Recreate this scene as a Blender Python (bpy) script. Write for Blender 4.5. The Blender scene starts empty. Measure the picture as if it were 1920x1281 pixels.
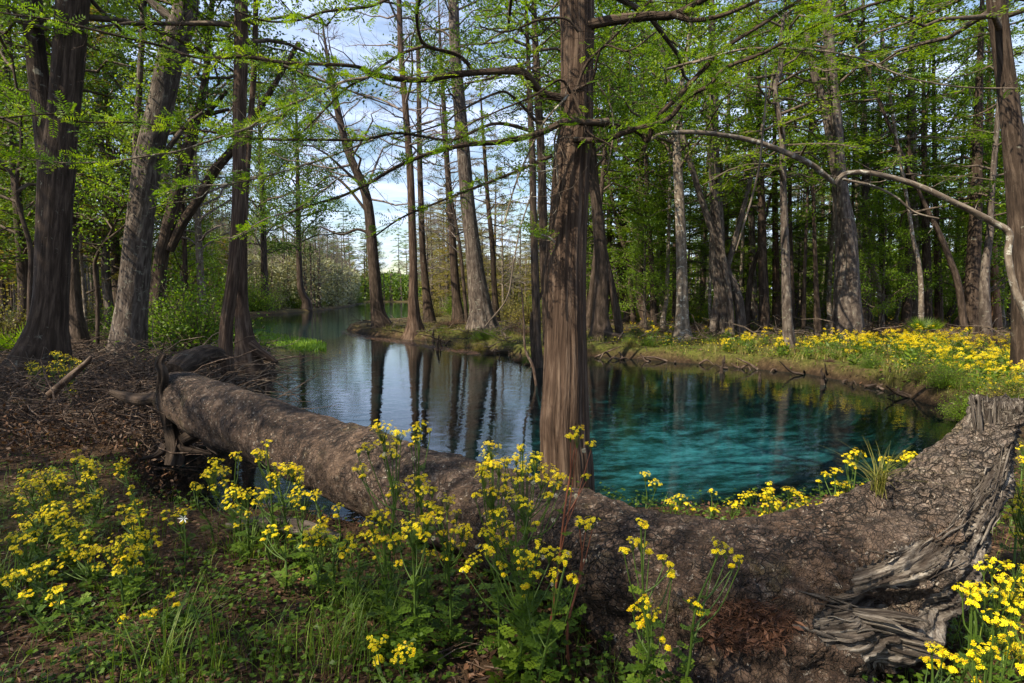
import bpy, bmesh, math, random
import numpy as np
from mathutils import Vector, noise as mnoise
R = math.radians
rng = np.random.default_rng(7)
random.seed(7)
sc = bpy.context.scene
C = sc.collection

# ---------------------------------------------------------------- camera, world, sun, exposure
F = 1067.0; HC = 2.0; PITCH = math.atan(86.0 / F)
cp, sp = math.cos(PITCH), math.sin(PITCH)
cam = bpy.data.cameras.new('camera'); camo = bpy.data.objects.new('camera', cam); C.objects.link(camo)
camo.location = (0, 0, HC); camo.rotation_euler = (R(90) - PITCH, 0, 0)
cam.sensor_width = 36.0; cam.lens = F / 1920 * 36; cam.clip_start = 0.05; cam.clip_end = 3000
sc.camera = camo
sc.view_settings.view_transform = 'Standard'; sc.view_settings.look = 'None'
sc.view_settings.exposure = 0.90; sc.view_settings.gamma = 1.0
sc.render.engine = 'CYCLES'
cy = sc.cycles
cy.use_denoising = True; cy.max_bounces = 7; cy.diffuse_bounces = 3; cy.glossy_bounces = 3
cy.transparent_max_bounces = 8; cy.transmission_bounces = 4
cy.caustics_reflective = False; cy.caustics_refractive = False; cy.sample_clamp_indirect = 3.0
try: cy.denoising_input_passes = 'RGB_ALBEDO_NORMAL'; cy.denoising_prefilter = 'ACCURATE'
except Exception: pass

SUN = Vector((-0.57, -0.45, 0.82)).normalized()
w = bpy.data.worlds.new('World'); sc.world = w; w.use_nodes = True
nt = w.node_tree; nt.nodes.clear()
def wn(t, **k):
    n = nt.nodes.new(t)
    for a, b in k.items(): setattr(n, a, b)
    return n
sky = wn('ShaderNodeTexSky', sky_type='NISHITA', sun_disc=False)
sky.sun_elevation = math.asin(SUN.z); sky.sun_rotation = math.atan2(SUN.x, SUN.y)
sky.air_density = 1.3; sky.dust_density = 0.6; sky.ozone_density = 2.5
tc = wn('ShaderNodeTexCoord')
sep = wn('ShaderNodeSeparateXYZ'); nt.links.new(tc.outputs['Generated'], sep.inputs[0])
# project the view direction on a cloud deck
mx = wn('ShaderNodeMath', operation='MAXIMUM'); mx.inputs[1].default_value = 0.06
nt.links.new(sep.outputs['Z'], mx.inputs[0])
dv = wn('ShaderNodeVectorMath', operation='DIVIDE')
cmb = wn('ShaderNodeCombineXYZ')
for i in range(3): nt.links.new(mx.outputs[0], cmb.inputs[i])
nt.links.new(tc.outputs['Generated'], dv.inputs[0]); nt.links.new(cmb.outputs[0], dv.inputs[1])
cn = wn('ShaderNodeTexNoise'); cn.inputs['Scale'].default_value = 1.1; cn.inputs['Detail'].default_value = 9
cn.inputs['Roughness'].default_value = 0.6; cn.inputs['Distortion'].default_value = 0.6
nt.links.new(dv.outputs[0], cn.inputs['Vector'])
cr = wn('ShaderNodeValToRGB'); cr.color_ramp.elements[0].position = 0.40; cr.color_ramp.elements[1].position = 0.66
nt.links.new(cn.outputs['Fac'], cr.inputs[0])
mixc = wn('ShaderNodeMix', data_type='RGBA')
nt.links.new(cr.outputs['Color'], mixc.inputs[0]); nt.links.new(sky.outputs[0], mixc.inputs[6])
mixc.inputs[7].default_value = (5.7, 6.6, 9.0, 1)
bg = wn('ShaderNodeBackground'); bg.inputs['Strength'].default_value = 0.10
out = wn('ShaderNodeOutputWorld')
nt.links.new(mixc.outputs[2], bg.inputs[0]); nt.links.new(bg.outputs[0], out.inputs[0])
sl = bpy.data.lights.new('sun', 'SUN'); sl.energy = 5.0; sl.angle = R(0.55); sl.color = (1.0, 0.89, 0.67)
so = bpy.data.objects.new('sun', sl); C.objects.link(so)
so.rotation_euler = (-SUN).to_track_quat('-Z', 'Y').to_euler(); so.location = (-20, -10, 30)

# ---------------------------------------------------------------- pixel <-> world at a true distance
def at(px, py, Y):
    u = (px - 960) / F; v = (640.5 - py) / F
    s = Y / (cp + v * sp)
    return np.array([u * s, Y, HC + s * (-sp + v * cp)])
def plane(px, py, z=0.0):
    u = (px - 960) / F; v = (640.5 - py) / F
    t = (z - HC) / (-sp + v * cp)
    return np.array([u * t, t * (cp + v * sp), z])
def prad(rpx, Y, px=960.0): return rpx / F * Y / math.sqrt(1 + ((px - 960) / F) ** 2)

WATER_PX = [(690,566.5),(775,566.5),(790,580),(770,590),(760,603),(710,606),(662,612),(650,619),(700,630),(760,636),(830,642),
 (880,652),(960,666),(1010,676),(1060,672),(1110,668),(1200,674),(1300,682),(1420,692),(1520,702),(1620,722),(1700,742),
 (1770,768),(1830,800),(1780,850),(1700,905),(1600,960),(1400,1000),(1200,1000),(1000,990),(850,1040),(700,1030),(560,1000),
 (450,1010),(330,985),(285,930),(290,872),(350,850),(420,825),(470,780),(500,730),(522,696),(500,668),(470,643),(430,628),
 (360,620),(200,613),(120,604),(250,597),(470,592),(540,588),(600,583),(650,576)]
WP = np.array([plane(x, y)[:2] for x, y in WATER_PX])
def sdist(x, y):
    """signed distance to the shoreline, positive on land"""
    x = np.asarray(x, float); y = np.asarray(y, float); sh = x.shape
    x = x.ravel(); y = y.ravel()
    d2 = np.full(x.shape, 1e18); ins = np.zeros(x.shape, bool)
    n = len(WP)
    for i in range(n):
        a = WP[i]; b = WP[(i + 1) % n]; e = b - a
        t = np.clip(((x - a[0]) * e[0] + (y - a[1]) * e[1]) / (e @ e), 0, 1)
        d2 = np.minimum(d2, (x - a[0] - t * e[0]) ** 2 + (y - a[1] - t * e[1]) ** 2)
        c = ((a[1] > y) != (b[1] > y))
        with np.errstate(divide='ignore', invalid='ignore'):
            xi = (b[0] - a[0]) * (y - a[1]) / (b[1] - a[1]) + a[0]
        ins ^= c & (x < xi)
    d = np.sqrt(d2)
    return np.where(ins, -d, d).reshape(sh)
_rs = np.random.RandomState(3)
_W = [(_rs.uniform(0, 6.28), _rs.uniform(0, 6.28), _rs.uniform(0, 6.28)) for _ in range(40)]
def wav(x, y, scale, k=8, seed=0):
    s = 0
    for i in range(k):
        a, p, q = _W[(i + seed) % 40]; f = scale * (0.6 + 0.2 * i)
        s = s + np.sin((x * math.cos(a) + y * math.sin(a)) * f + p + 1.3 * np.sin((x * math.sin(q) - y * math.cos(q)) * f * 0.7))
    return s / k
def sst(x, a, b):
    t = np.clip((x - a) / (b - a), 0, 1); return t * t * (3 - 2 * t)
def height(x, y, sd=None):
    x = np.asarray(x, float); y = np.asarray(y, float)
    if sd is None: sd = sdist(x, y)
    jit = 0.17 * wav(x, y, 3.1, 6, 5) * sst(y, 3, 12) * sst(sd, -1.2, -.1) + 0.03 * wav(x, y, 9., 6, 11)
    s2 = sd + jit
    land = 0.33 * sst(s2, -0.02, 0.26) + 0.06 * sst(s2, 0.5, 3.0) + 0.045 * wav(x, y, 1.1, 8, 2) * sst(s2, .1, 1) \
        + 0.02 * wav(x, y, 5.0, 6, 9) * sst(s2, .05, .5)
    land = land - 0.10 * sst(-y, -3.6, -2.0) * sst(x, -1.5, 1.0)      # the bank drops a little towards the path
    land = land + 0.08 * np.exp(-(((x + 8.2) / 3.4) ** 2 + ((y - 10.5) / 3.5) ** 2))
    wat = -0.75 * sst(-s2, 0.0, .8) - .35 * sst(-s2, .6, 5) - 0.05 + 0.04 * wav(x, y, 1.7, 8, 20) * sst(-s2, .3, 1.5)
    return np.where(s2 > 0, land, wat)
def hz(x, y): return float(height(np.array([x]), np.array([y]))[0])
def ground_hit(px, py):
    p = plane(px, py, 0.3)
    for _ in range(6): p = plane(px, py, min(max(hz(p[0], p[1]), 0.0), 0.9))
    return p

# ---------------------------------------------------------------- mesh helpers
class MB:
    """collects polygons; build() links them as ONE mesh object"""
    def __init__(s): s.V = []; s.F = {}; s.n = 0; s.A = []; s.R = {}; s.MI = {}
    def add(s, V, faces, bc=None, rnd=None, mi=0):
        V = np.asarray(V, float).reshape(-1, 3); faces = np.asarray(faces, int)
        if len(faces) == 0: return s
        s.V.append(V); s.A.append(V if bc is None else np.asarray(bc).reshape(-1, 3))
        k = faces.shape[1]
        s.F.setdefault(k, []).append(faces + s.n)
        s.R.setdefault(k, []).append(np.full(len(faces), 0.5) if rnd is None else np.asarray(rnd, float))
        s.MI.setdefault(k, []).append(np.full(len(faces), mi))
        s.n += len(V); return s
    def mesh(s, name, mats, loc=(0, 0, 0), smooth=True):
        me = bpy.data.meshes.new(name)
        V = (np.concatenate(s.V) - np.asarray(loc, float)).astype(np.float32)
        A = np.concatenate(s.A).astype(np.float32)
        loops = []; tot = []; rn = []; mi = []
        for k in s.F:
            f = np.concatenate(s.F[k]); loops.append(f.ravel()); tot.append(np.full(len(f), k))
            rn.append(np.concatenate(s.R[k])); mi.append(np.concatenate(s.MI[k]))
        loops = np.concatenate(loops).astype(np.int32); tot = np.concatenate(tot).astype(np.int32)
        rn = np.concatenate(rn).astype(np.float32); mi = np.concatenate(mi).astype(np.int32)
        st = (np.cumsum(tot) - tot).astype(np.int32)
        me.vertices.add(len(V)); me.vertices.foreach_set('co', V.ravel())
        me.loops.add(len(loops)); me.loops.foreach_set('vertex_index', loops)
        me.polygons.add(len(tot)); me.polygons.foreach_set('loop_start', st); me.polygons.foreach_set('loop_total', tot)
        me.polygons.foreach_set('use_smooth', np.full(len(tot), smooth))
        me.polygons.foreach_set('material_index', mi)
        a = me.attributes.new('bc', 'FLOAT_VECTOR', 'POINT'); a.data.foreach_set('vector', A.ravel())
        a = me.attributes.new('rnd', 'FLOAT', 'FACE'); a.data.foreach_set('value', rn)
        me.update(calc_edges=True); me.validate()
        for m in (mats if isinstance(mats, (list, tuple)) else [mats]): me.materials.append(m)
        return me
    def build(s, name, mats, parent=None, smooth=True):
        """verts are in world space; the object is placed so that they stay there"""
        loc = np.array(parent.location) if parent is not None else np.concatenate(s.V)[:1].mean(0)
        if parent is not None and parent.parent is not None:
            loc = np.array(parent.parent.location)
        me = s.mesh(name, mats, loc, smooth)
        o = bpy.data.objects.new(name, me); C.objects.link(o)
        if parent is not None: o.parent = parent
        else: o.location = loc
        return o
def link_local(name, me, parent=None, loc=(0, 0, 0)):
    o = bpy.data.objects.new(name, me); C.objects.link(o); o.location = loc
    if parent is not None: o.parent = parent
    return o
def tag(o, label=None, cat=None, group=None, kind=None):
    if label: o['label'] = label
    if cat: o['category'] = cat
    if group: o['group'] = group
    if kind: o['kind'] = kind
    return o
def thing(name, loc, label, cat, group=None, rz=0.0, s=1.0):
    o = bpy.data.objects.new(name, None); C.objects.link(o); o.empty_display_size = .2
    o.location = loc; o.rotation_euler = (0, 0, rz); o.scale = (s, s, s)
    return tag(o, label, cat, group)
def nrm(a): return a / np.maximum(np.linalg.norm(a, axis=-1, keepdims=True), 1e-9)

def resample(P, Rr, step):
    P = np.asarray(P, float); Rr = np.asarray(Rr, float)
    n = len(P)
    if n == 2: Pe = np.vstack([2 * P[0] - P[1], P, 2 * P[1] - P[0]])
    else: Pe = np.vstack([2 * P[0] - P[1], P, 2 * P[-1] - P[-2]])
    outP = []; outR = []
    for i in range(n - 1):
        m = max(1, int(math.ceil(np.linalg.norm(P[i + 1] - P[i]) / step)))
        t = np.linspace(0, 1, m, endpoint=False)[:, None]
        a, b, c, d = Pe[i], Pe[i + 1], Pe[i + 2], Pe[i + 3]
        outP.append(0.5 * ((2 * b) + (-a + c) * t + (2 * a - 5 * b + 4 * c - d) * t ** 2 + (-a + 3 * b - 3 * c + d) * t ** 3))
        outR.append(Rr[i] + (Rr[i + 1] - Rr[i]) * t[:, 0])
    outP.append(P[-1:]); outR.append(Rr[-1:])
    return np.vstack(outP), np.concatenate(outR)
def tube(mb, P, Rr, n=8, step=None, flute=None, rough=0.0, freq=6.0, mi=0, seed=0, cap=True, rnd=.5):
    P = np.asarray(P, float); Rr = np.asarray(Rr, float) * np.ones(len(P))
    if step: P, Rr = resample(P, Rr, step)
    m = len(P)
    T = nrm(np.gradient(P, axis=0))
    ref = np.array([1., 0, 0]) if abs(T[0][0]) < .9 else np.array([0, 1., 0])
    u = nrm(np.cross(T[0], ref)); U = []
    for i in range(m):
        u = nrm(u - (u @ T[i]) * T[i]); U.append(u)
    U = np.array(U); W = np.cross(T, U)
    th = np.linspace(0, 2 * np.pi, n, endpoint=False)
    S = np.concatenate([[0], np.cumsum(np.linalg.norm(np.diff(P, axis=0), axis=1))])
    rad = Rr[:, None] * np.ones((1, n))
    if flute is not None: rad = rad * flute(th[None, :], S[:, None])
    if rough:
        rad = rad * (1 + rough * (np.sin(3 * th[None, :] + seed + 1.5 * np.sin(S[:, None] * freq * .31 + seed)) *
                     np.sin(S[:, None] * freq * .5 + seed * 1.7) + .6 * np.sin(5 * th[None, :] - S[:, None] * freq + seed)
                     + .5 * np.sin(2 * th[None, :] + S[:, None] * freq * .23 + seed * 2)))
    V = P[:, None] + rad[..., None] * (np.cos(th)[None, :, None] * U[:, None] + np.sin(th)[None, :, None] * W[:, None])
    r0 = max(float(np.median(Rr)), 1e-4)
    bc = np.stack([np.cos(th)[None] * r0 * np.ones((m, 1)), np.sin(th)[None] * r0 * np.ones((m, 1)), S[:, None] * np.ones((1, n))], -1)
    bc = bc + np.array([seed * 3.1, seed * 1.7, seed * 5.3])
    i = np.arange(m - 1)[:, None] * n; j = np.arange(n)[None]; j2 = (j + 1) % n
    Q = np.stack([i + j, i + j2, i + n + j2, i + n + j], -1).reshape(-1, 4)
    mb.add(V, Q, bc, np.full(len(Q), rnd), mi)
    if cap and n > 3:
        for k, sg in ((0, -1), (m - 1, 1)):
            idx = np.arange(n) if sg > 0 else np.arange(n)[::-1]
            mb.add(V[k][idx], [list(range(n))], bc[k][idx], [rnd], mi)
    return P, Rr, T
def strips(mb, P0, P1, r, mi=0, bend=0.0, seg=1):
    """many thin three sided twigs at once; P0, P1 (n,3)"""
    P0 = np.asarray(P0); P1 = np.asarray(P1); n = len(P0)
    if n == 0: return
    r = np.asarray(r) * np.ones(n)
    D = nrm(P1 - P0); ref = np.where(np.abs(D[:, 2:3]) < .9, np.array([[0, 0, 1.]]), np.array([[1., 0, 0]]))
    U = nrm(np.cross(D, ref)); W = np.cross(D, U)
    L = np.linalg.norm(P1 - P0, axis=1)
    bd = rng.normal(size=(n, 2)) * bend * L[:, None]
    Vs = []
    for k in range(seg + 1):
        t = k / seg; c = P0 + (P1 - P0) * t + (U * bd[:, :1] + W * bd[:, 1:]) * math.sin(math.pi * t)
        if seg > 2: c = c + (U * bd[:, 1:] - W * bd[:, :1]) * .5 * math.sin(2 * math.pi * t)
        for a in (0, 2.094, 4.189):
            Vs.append(c + (U * math.cos(a) + W * math.sin(a)) * (r * (1 - .65 * t))[:, None])
    V = np.stack(Vs, 1)
    Q = []
    for k in range(seg):
        for a in range(3):
            b = (a + 1) % 3; Q.append([3 * k + a, 3 * k + b, 3 * k + 3 + b, 3 * k + 3 + a])
    Q = (np.array(Q)[None] + (np.arange(n) * 3 * (seg + 1))[:, None, None]).reshape(-1, 4)
    mb.add(V.reshape(-1, 3), Q, None, np.repeat(rng.random(n), 3 * seg), mi)
def leafq(mb, P, D, N, L, W, mi=0, rnd=None, wide=.5, fold=0.0):
    n = len(P)
    if n == 0: return
    L = (np.asarray(L) * np.ones(n))[:, None]; W = (np.asarray(W) * np.ones(n))[:, None]
    D = nrm(D); S = nrm(np.cross(D, N)); N2 = np.cross(S, D)
    V = np.stack([P, P + D * L * wide + S * W * .5 + N2 * W * fold, P + D * L, P + D * L * wide - S * W * .5 + N2 * W * fold], 1)
    Q = np.arange(4 * n).reshape(n, 4)
    if rnd is None: rnd = rng.random(n)
    mb.add(V.reshape(-1, 3), Q, None, rnd, mi)
def feathers(mb, P, D, N, Ln, K, lL, lW, mi=0, droop=.15, rnd=None):
    """flat two-ranked sprays of a bald cypress"""
    n = len(P); D = nrm(D); N = nrm(N + rng.normal(size=(n, 3)) * .25)
    S = nrm(np.cross(D, N)); Ln = np.asarray(Ln) * np.ones(n)
    if rnd is None: rnd = rng.random(n)
    for k in range(K):
        t = (k + .6) / K
        base = P + D * (Ln * t)[:, None] - np.array([0, 0, 1.]) * (Ln * droop * t * t)[:, None]
        sz = .55 + .6 * math.sin(math.pi * (.12 + .8 * t))
        for sg in (-1, 1):
            d = D * .55 + S * sg * .9 + rng.normal(size=(n, 3)) * .12
            leafq(mb, base, d, N + rng.normal(size=(n, 3)) * .2, lL * sz, lW, mi, np.clip(rnd + rng.normal(size=n) * .12, 0, 1))
    leafq(mb, P + D * (Ln * .93)[:, None] - np.array([0, 0, 1.]) * (Ln * droop)[:, None], D, N, lL * .8, lW, mi, rnd)
def randdir(n): return nrm(rng.normal(size=(n, 3)))
# ---------------------------------------------------------------- materials
class NM:
    def __init__(s, name):
        s.m = bpy.data.materials.new(name); s.m.use_nodes = True; s.t = s.m.node_tree; s.t.nodes.clear()
        s.out = s.n('ShaderNodeOutputMaterial')
    def n(s, t, inp=None, **k):
        x = s.t.nodes.new(t)
        for a, b in k.items(): setattr(x, a, b)
        for a, b in (inp or {}).items(): s.set(x, a, b)
        return x
    def set(s, x, a, b):
        if isinstance(b, bpy.types.NodeSocket): s.t.links.new(b, x.inputs[a])
        else: x.inputs[a].default_value = b
    def attr(s, name): return s.n('ShaderNodeAttribute', attribute_name=name)
    def noise(s, vec, scale, detail=4, rough=.55, dist=0.0):
        return s.n('ShaderNodeTexNoise', {'Vector': vec, 'Scale': scale, 'Detail': detail, 'Roughness': rough, 'Distortion': dist})
    def ramp(s, fac, stops):
        r = s.n('ShaderNodeValToRGB', {0: fac}); e = r.color_ramp.elements
        while len(e) < len(stops): e.new(.5)
        for i, (p, c) in enumerate(stops):
            e[i].position = p; e[i].color = (c, c, c, 1) if not isinstance(c, tuple) else (*c, 1)
        return r.outputs[0]
    def mix(s, fac, a, b, bt='MIX'):
        x = s.n('ShaderNodeMix', data_type='RGBA', blend_type=bt)
        s.set(x, 0, fac)
        for i, c in ((6, a), (7, b)): s.set(x, i, (*c, 1) if isinstance(c, tuple) else c)
        return x.outputs[2]
    def math(s, op, a, b=0.0): return s.n('ShaderNodeMath', {0: a, 1: b}, operation=op).outputs[0]
    def vmul(s, v, m): return s.n('ShaderNodeVectorMath', {0: v, 1: m}, operation='MULTIPLY').outputs[0]
    def bump(s, h, strength, dist, normal=None):
        b = s.n('ShaderNodeBump', {'Height': h, 'Strength': strength, 'Distance': dist})
        if normal is not None: s.set(b, 'Normal', normal)
        return b.outputs[0]
    def end(s, col, rough=.8, normal=None, spec=.3, **kw):
        p = s.n('ShaderNodeBsdfPrincipled', {'Roughness': rough, 'Specular IOR Level': spec})
        s.set(p, 'Base Color', (*col, 1) if isinstance(col, tuple) else col)
        if normal is not None: s.set(p, 'Normal', normal)
        s.t.links.new(p.outputs[0], s.out.inputs[0]); return s.m
def bark(name, dark, mid, light, sc_=38, stretch=.07, dist=.03, lichen=None, lich=0.0, cracks=0.0, strength=.9):
    m = NM(name); v = m.attr('bc').outputs['Vector']
    vs = m.vmul(v, (1, 1, stretch))
    n1 = m.noise(vs, sc_, 5, .6, .4).outputs[0]
    n2 = m.noise(v, 3.0, 4).outputs[0]
    n3 = m.noise(vs, sc_ * 3.2, 3, .6).outputs[0]
    h = m.math('ADD', n1, m.math('MULTIPLY', n3, .4))
    col = m.ramp(n1, [(.30, dark), (.5, mid), (.70, light)])
    col = m.mix(m.ramp(n2, [(.3, 0.0), (.75, .75)]), col, m.mix(.5, col, dark), 'MIX')
    if lichen is not None:
        l = m.noise(v, 7.5, 6, .7, .5).outputs[0]
        col = m.mix(m.ramp(l, [(.60 - lich, 0.0), (.66 - lich, .8)]), col, lichen)
    if cracks:
        vo = m.n('ShaderNodeTexVoronoi', {'Vector': m.vmul(m.n('ShaderNodeVectorMath', {0: v, 1: m.noise(v, 9).outputs[1]}, operation='ADD').outputs[0], (1, 1, .45)), 'Scale': cracks}, feature='DISTANCE_TO_EDGE')
        c = m.ramp(vo.outputs['Distance'], [(0.0, 0.0), (.10, 1.0)])
        col = m.mix(m.math('SUBTRACT', 1.0, c), col, dark)
        h = m.math('ADD', h, c)
    return m.end(col, .88, m.bump(h, strength, dist), .2)
M = {}
M['cypress_bark'] = bark('cypress_bark', (.022, .013, .009), (.080, .050, .036), (.21, .148, .112), 34, .055, .035)
M['brown_bark'] = bark('brown_bark', (.018, .012, .009), (.058, .039, .029), (.14, .10, .076), 20, .10, .05, (.22, .21, .17), -.02)
M['grey_bark'] = bark('grey_bark', (.026, .019, .016), (.095, .073, .062), (.23, .19, .16), 17, .16, .04, (.24, .235, .19), .01)
M['pale_bark'] = bark('pale_bark', (.06, .046, .036), (.16, .125, .098), (.31, .255, .205), 16, .25, .02, (.5, .48, .42), .04, strength=.5)
M['orange_bark'] = bark('orange_bark', (.12, .06, .035), (.28, .15, .09), (.42, .27, .18), 22, .08, .03)
M['dark_bark'] = bark('dark_bark', (.022, .015, .011), (.06, .042, .032), (.14, .10, .08), 20, .12, .05)
M['twig'] = bark('twig', (.04, .03, .022), (.10, .075, .058), (.19, .15, .12), 30, .4, .01, strength=.4)
M['grey_twig'] = bark('grey_twig', (.10, .08, .075), (.20, .16, .15), (.32, .28, .26), 30, .4, .01, strength=.3)
M['dead_stick'] = bark('dead_stick', (.03, .018, .013), (.085, .056, .042), (.24, .185, .15), 22, .3, .01, strength=.5)

def leaf(name, stops, trans=.45, rough=.5, spec=.35):
    m = NM(name); r = m.attr('rnd').outputs['Fac']
    oi = m.n('ShaderNodeObjectInfo').outputs['Random']
    f = m.math('ADD', m.math('MULTIPLY', r, .75), m.math('MULTIPLY', oi, .25))
    col = m.ramp(f, stops)
    p = m.n('ShaderNodeBsdfPrincipled', {'Base Color': col, 'Roughness': rough, 'Specular IOR Level': spec})
    t = m.n('ShaderNodeBsdfTranslucent', {'Color': m.mix(1.0, col, (1.5, 1.35, .55), 'MULTIPLY')})
    x = m.n('ShaderNodeMixShader', {0: trans, 1: p.outputs[0], 2: t.outputs[0]})
    m.t.links.new(x.outputs[0], m.out.inputs[0]); return m.m
M['spring_leaf'] = leaf('spring_leaf', [(0, (.06, .14, .010)), (.5, (.13, .245, .014)), (1, (.25, .36, .02))], .5)
M['forest_leaf'] = leaf('forest_leaf', [(0, (.038, .088, .008)), (.45, (.088, .17, .012)), (.8, (.16, .255, .018)), (1, (.27, .36, .03))], .55)
M['lit_back_leaf'] = leaf('lit_back_leaf', [(0, (.09, .16, .012)), (.5, (.20, .29, .02)), (1, (.36, .42, .05))], .5)  # leaf green raised: light reaching the back wood is put into the colour
M['deep_leaf'] = leaf('deep_leaf', [(0, (.03, .065, .008)), (.6, (.075, .14, .012)), (1, (.16, .24, .02))], .4)
M['lime_leaf'] = leaf('lime_leaf', [(0, (.06, .135, .01)), (.5, (.13, .235, .014)), (1, (.25, .35, .025))], .5)
M['olive_leaf'] = leaf('olive_leaf', [(0, (.09, .10, .02)), (.5, (.20, .19, .04)), (1, (.34, .27, .06))], .4)
M['hazy_leaf'] = leaf('hazy_leaf', [(0, (.13, .15, .08)), (.6, (.25, .26, .16)), (1, (.36, .36, .22))], .3)  # pale grey green with distance haze put into the colour
M['flower'] = leaf('flower', [(0, (.42, .27, .01)), (.14, (.74, .55, .004)), (.5, (.86, .73, .008)), (1, (.92, .86, .03))], .35, .5, .2)
M['flower_eye'] = leaf('flower_eye', [(0, (.48, .22, .002)), (1, (.66, .36, .006))], .1)
M['white_petal'] = leaf('white_petal', [(0, (.75, .76, .74)), (1, (.85, .85, .84))], .3)
M['seed_puff'] = leaf('seed_puff', [(0, (.42, .40, .36)), (1, (.62, .60, .55))], .4)
M['stem'] = leaf('stem', [(0, (.035, .075, .012)), (1, (.10, .16, .025))], .1)
M['red_stem'] = leaf('red_stem', [(0, (.16, .05, .03)), (1, (.24, .09, .05))], .1)
M['herb_leaf'] = leaf('herb_leaf', [(0, (.035, .075, .008)), (.6, (.085, .155, .012)), (1, (.19, .27, .02))], .4)
M['grass'] = leaf('grass', [(0, (.05, .10, .014)), (.5, (.11, .19, .02)), (.9, (.20, .28, .04)), (1, (.38, .33, .14))], .35)
M['straw'] = leaf('straw', [(0, (.06, .075, .012)), (.5, (.15, .16, .025)), (1, (.34, .27, .10))], .3)
M['dead_leaf'] = leaf('dead_leaf', [(0, (.022, .011, .007)), (.5, (.075, .036, .020)), (.85, (.17, .085, .045)), (1, (.38, .23, .14))], .15, .6)
M['red_needle'] = leaf('red_needle', [(0, (.05, .022, .013)), (.6, (.14, .062, .036)), (1, (.34, .18, .11))], .15, .6)
M['water_grass'] = leaf('water_grass', [(0, (.10, .22, .02)), (1, (.28, .44, .05))], .4)

# fallen log: greyish brown plated bark
m = NM('log_bark'); v = m.n('ShaderNodeTexCoord').outputs['Object']
wv = m.n('ShaderNodeVectorMath', {0: v, 1: m.n('ShaderNodeVectorMath', {0: m.noise(v, 5, 4).outputs[1], 1: (.16, .16, .16)}, operation='MULTIPLY').outputs[0]}, operation='ADD').outputs[0]
vo = m.n('ShaderNodeTexVoronoi', {'Vector': wv, 'Scale': 21.0}, feature='DISTANCE_TO_EDGE').outputs['Distance']
vo2 = m.n('ShaderNodeTexVoronoi', {'Vector': wv, 'Scale': 52.0}, feature='DISTANCE_TO_EDGE').outputs['Distance']
vc = m.n('ShaderNodeTexVoronoi', {'Vector': wv, 'Scale': 21.0}).outputs['Color']
n1 = m.noise(v, 14, 8, .65).outputs[0]; n2 = m.noise(v, 2.1, 5, .6).outputs[0]; n3 = m.noise(v, 60, 5, .7).outputs[0]
brk = m.ramp(m.noise(v, 6, 4).outputs[0], [(.42, 0.0), (.6, 1.0)])
c1 = m.math('MAXIMUM', m.ramp(vo, [(0.0, 0.0), (.055, 1.0)]), m.math('MULTIPLY', brk, .8))
c2 = m.ramp(vo2, [(0.0, 0.45), (.09, 1.0)])
col = m.ramp(n1, [(.30, (.016, .009, .007)), (.44, (.058, .035, .025)), (.58, (.135, .090, .068)), (.72, (.33, .265, .22))])
col = m.mix(m.ramp(n2, [(.35, 0.0), (.7, .7)]), col, m.mix(1.0, col, (.55, .45, .38), 'MULTIPLY'))
col = m.mix(.35, col, m.mix(1.0, col, m.ramp(vc, [(0.2, (.6, .55, .5)), (.8, (1.5, 1.45, 1.4))]), 'MULTIPLY'))
lich = m.ramp(m.noise(v, 30, 7, .8, .6).outputs[0], [(.58, 0.0), (.63, .9)])
col = m.mix(lich, col, (.44, .39, .34))
wx = m.n('ShaderNodeSeparateXYZ', {0: v}).outputs['X']
col = m.mix(m.ramp(m.math('ADD', m.math('MULTIPLY', wx, .6), -.25), [(.25, 0.0), (.75, 1.0)]), col, m.mix(1.0, m.mix(.4, col, (.16, .145, .13)), (1.5, 1.5, 1.5), 'MULTIPLY'))
moss = m.ramp(m.noise(v, 3.3, 5, .7).outputs[0], [(.58, 0.0), (.72, .55)])
col = m.mix(moss, col, (.17, .13, .055))
col = m.mix(m.math('SUBTRACT', 1.0, c1), col, (.008, .005, .004))
col = m.mix(m.math('SUBTRACT', 1.0, c2), col, (.07, .045, .03))
zone = m.ramp(m.noise(v, 1.7, 3, .5, .4).outputs[0], [(.40, 0.0), (.56, 1.0)])
fis = m.n('ShaderNodeTexVoronoi', {'Vector': m.n('ShaderNodeVectorMath', {0: m.vmul(v, (.35, 1.3, 1.3)), 1: m.vmul(m.noise(v, 4, 4).outputs[1], (.22, .22, .22))}, operation='ADD').outputs[0], 'Scale': 17.0}, feature='DISTANCE_TO_EDGE').outputs['Distance']
fc = m.math('MAXIMUM', m.ramp(fis, [(0.0, 0.0), (.07, 1.0)]), zone)
col = m.mix(m.math('SUBTRACT', 1.0, fc), col, (.010, .006, .004))
col = m.mix(m.ramp(m.noise(v, 2.6, 5, .6).outputs[0], [(.57, 0.0), (.62, .6)]), col, m.ramp(n1, [(.3, (.07, .040, .026)), (.7, (.21, .135, .095))]))
h = m.math('ADD', m.math('MULTIPLY', m.math('MINIMUM', c1, fc), .9), m.math('ADD', m.math('MULTIPLY', c2, .3), m.math('ADD', n1, m.math('MULTIPLY', n3, .15))))
M['log_bark'] = m.end(col, .8, m.bump(h, 1.0, .045), .35)
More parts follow.
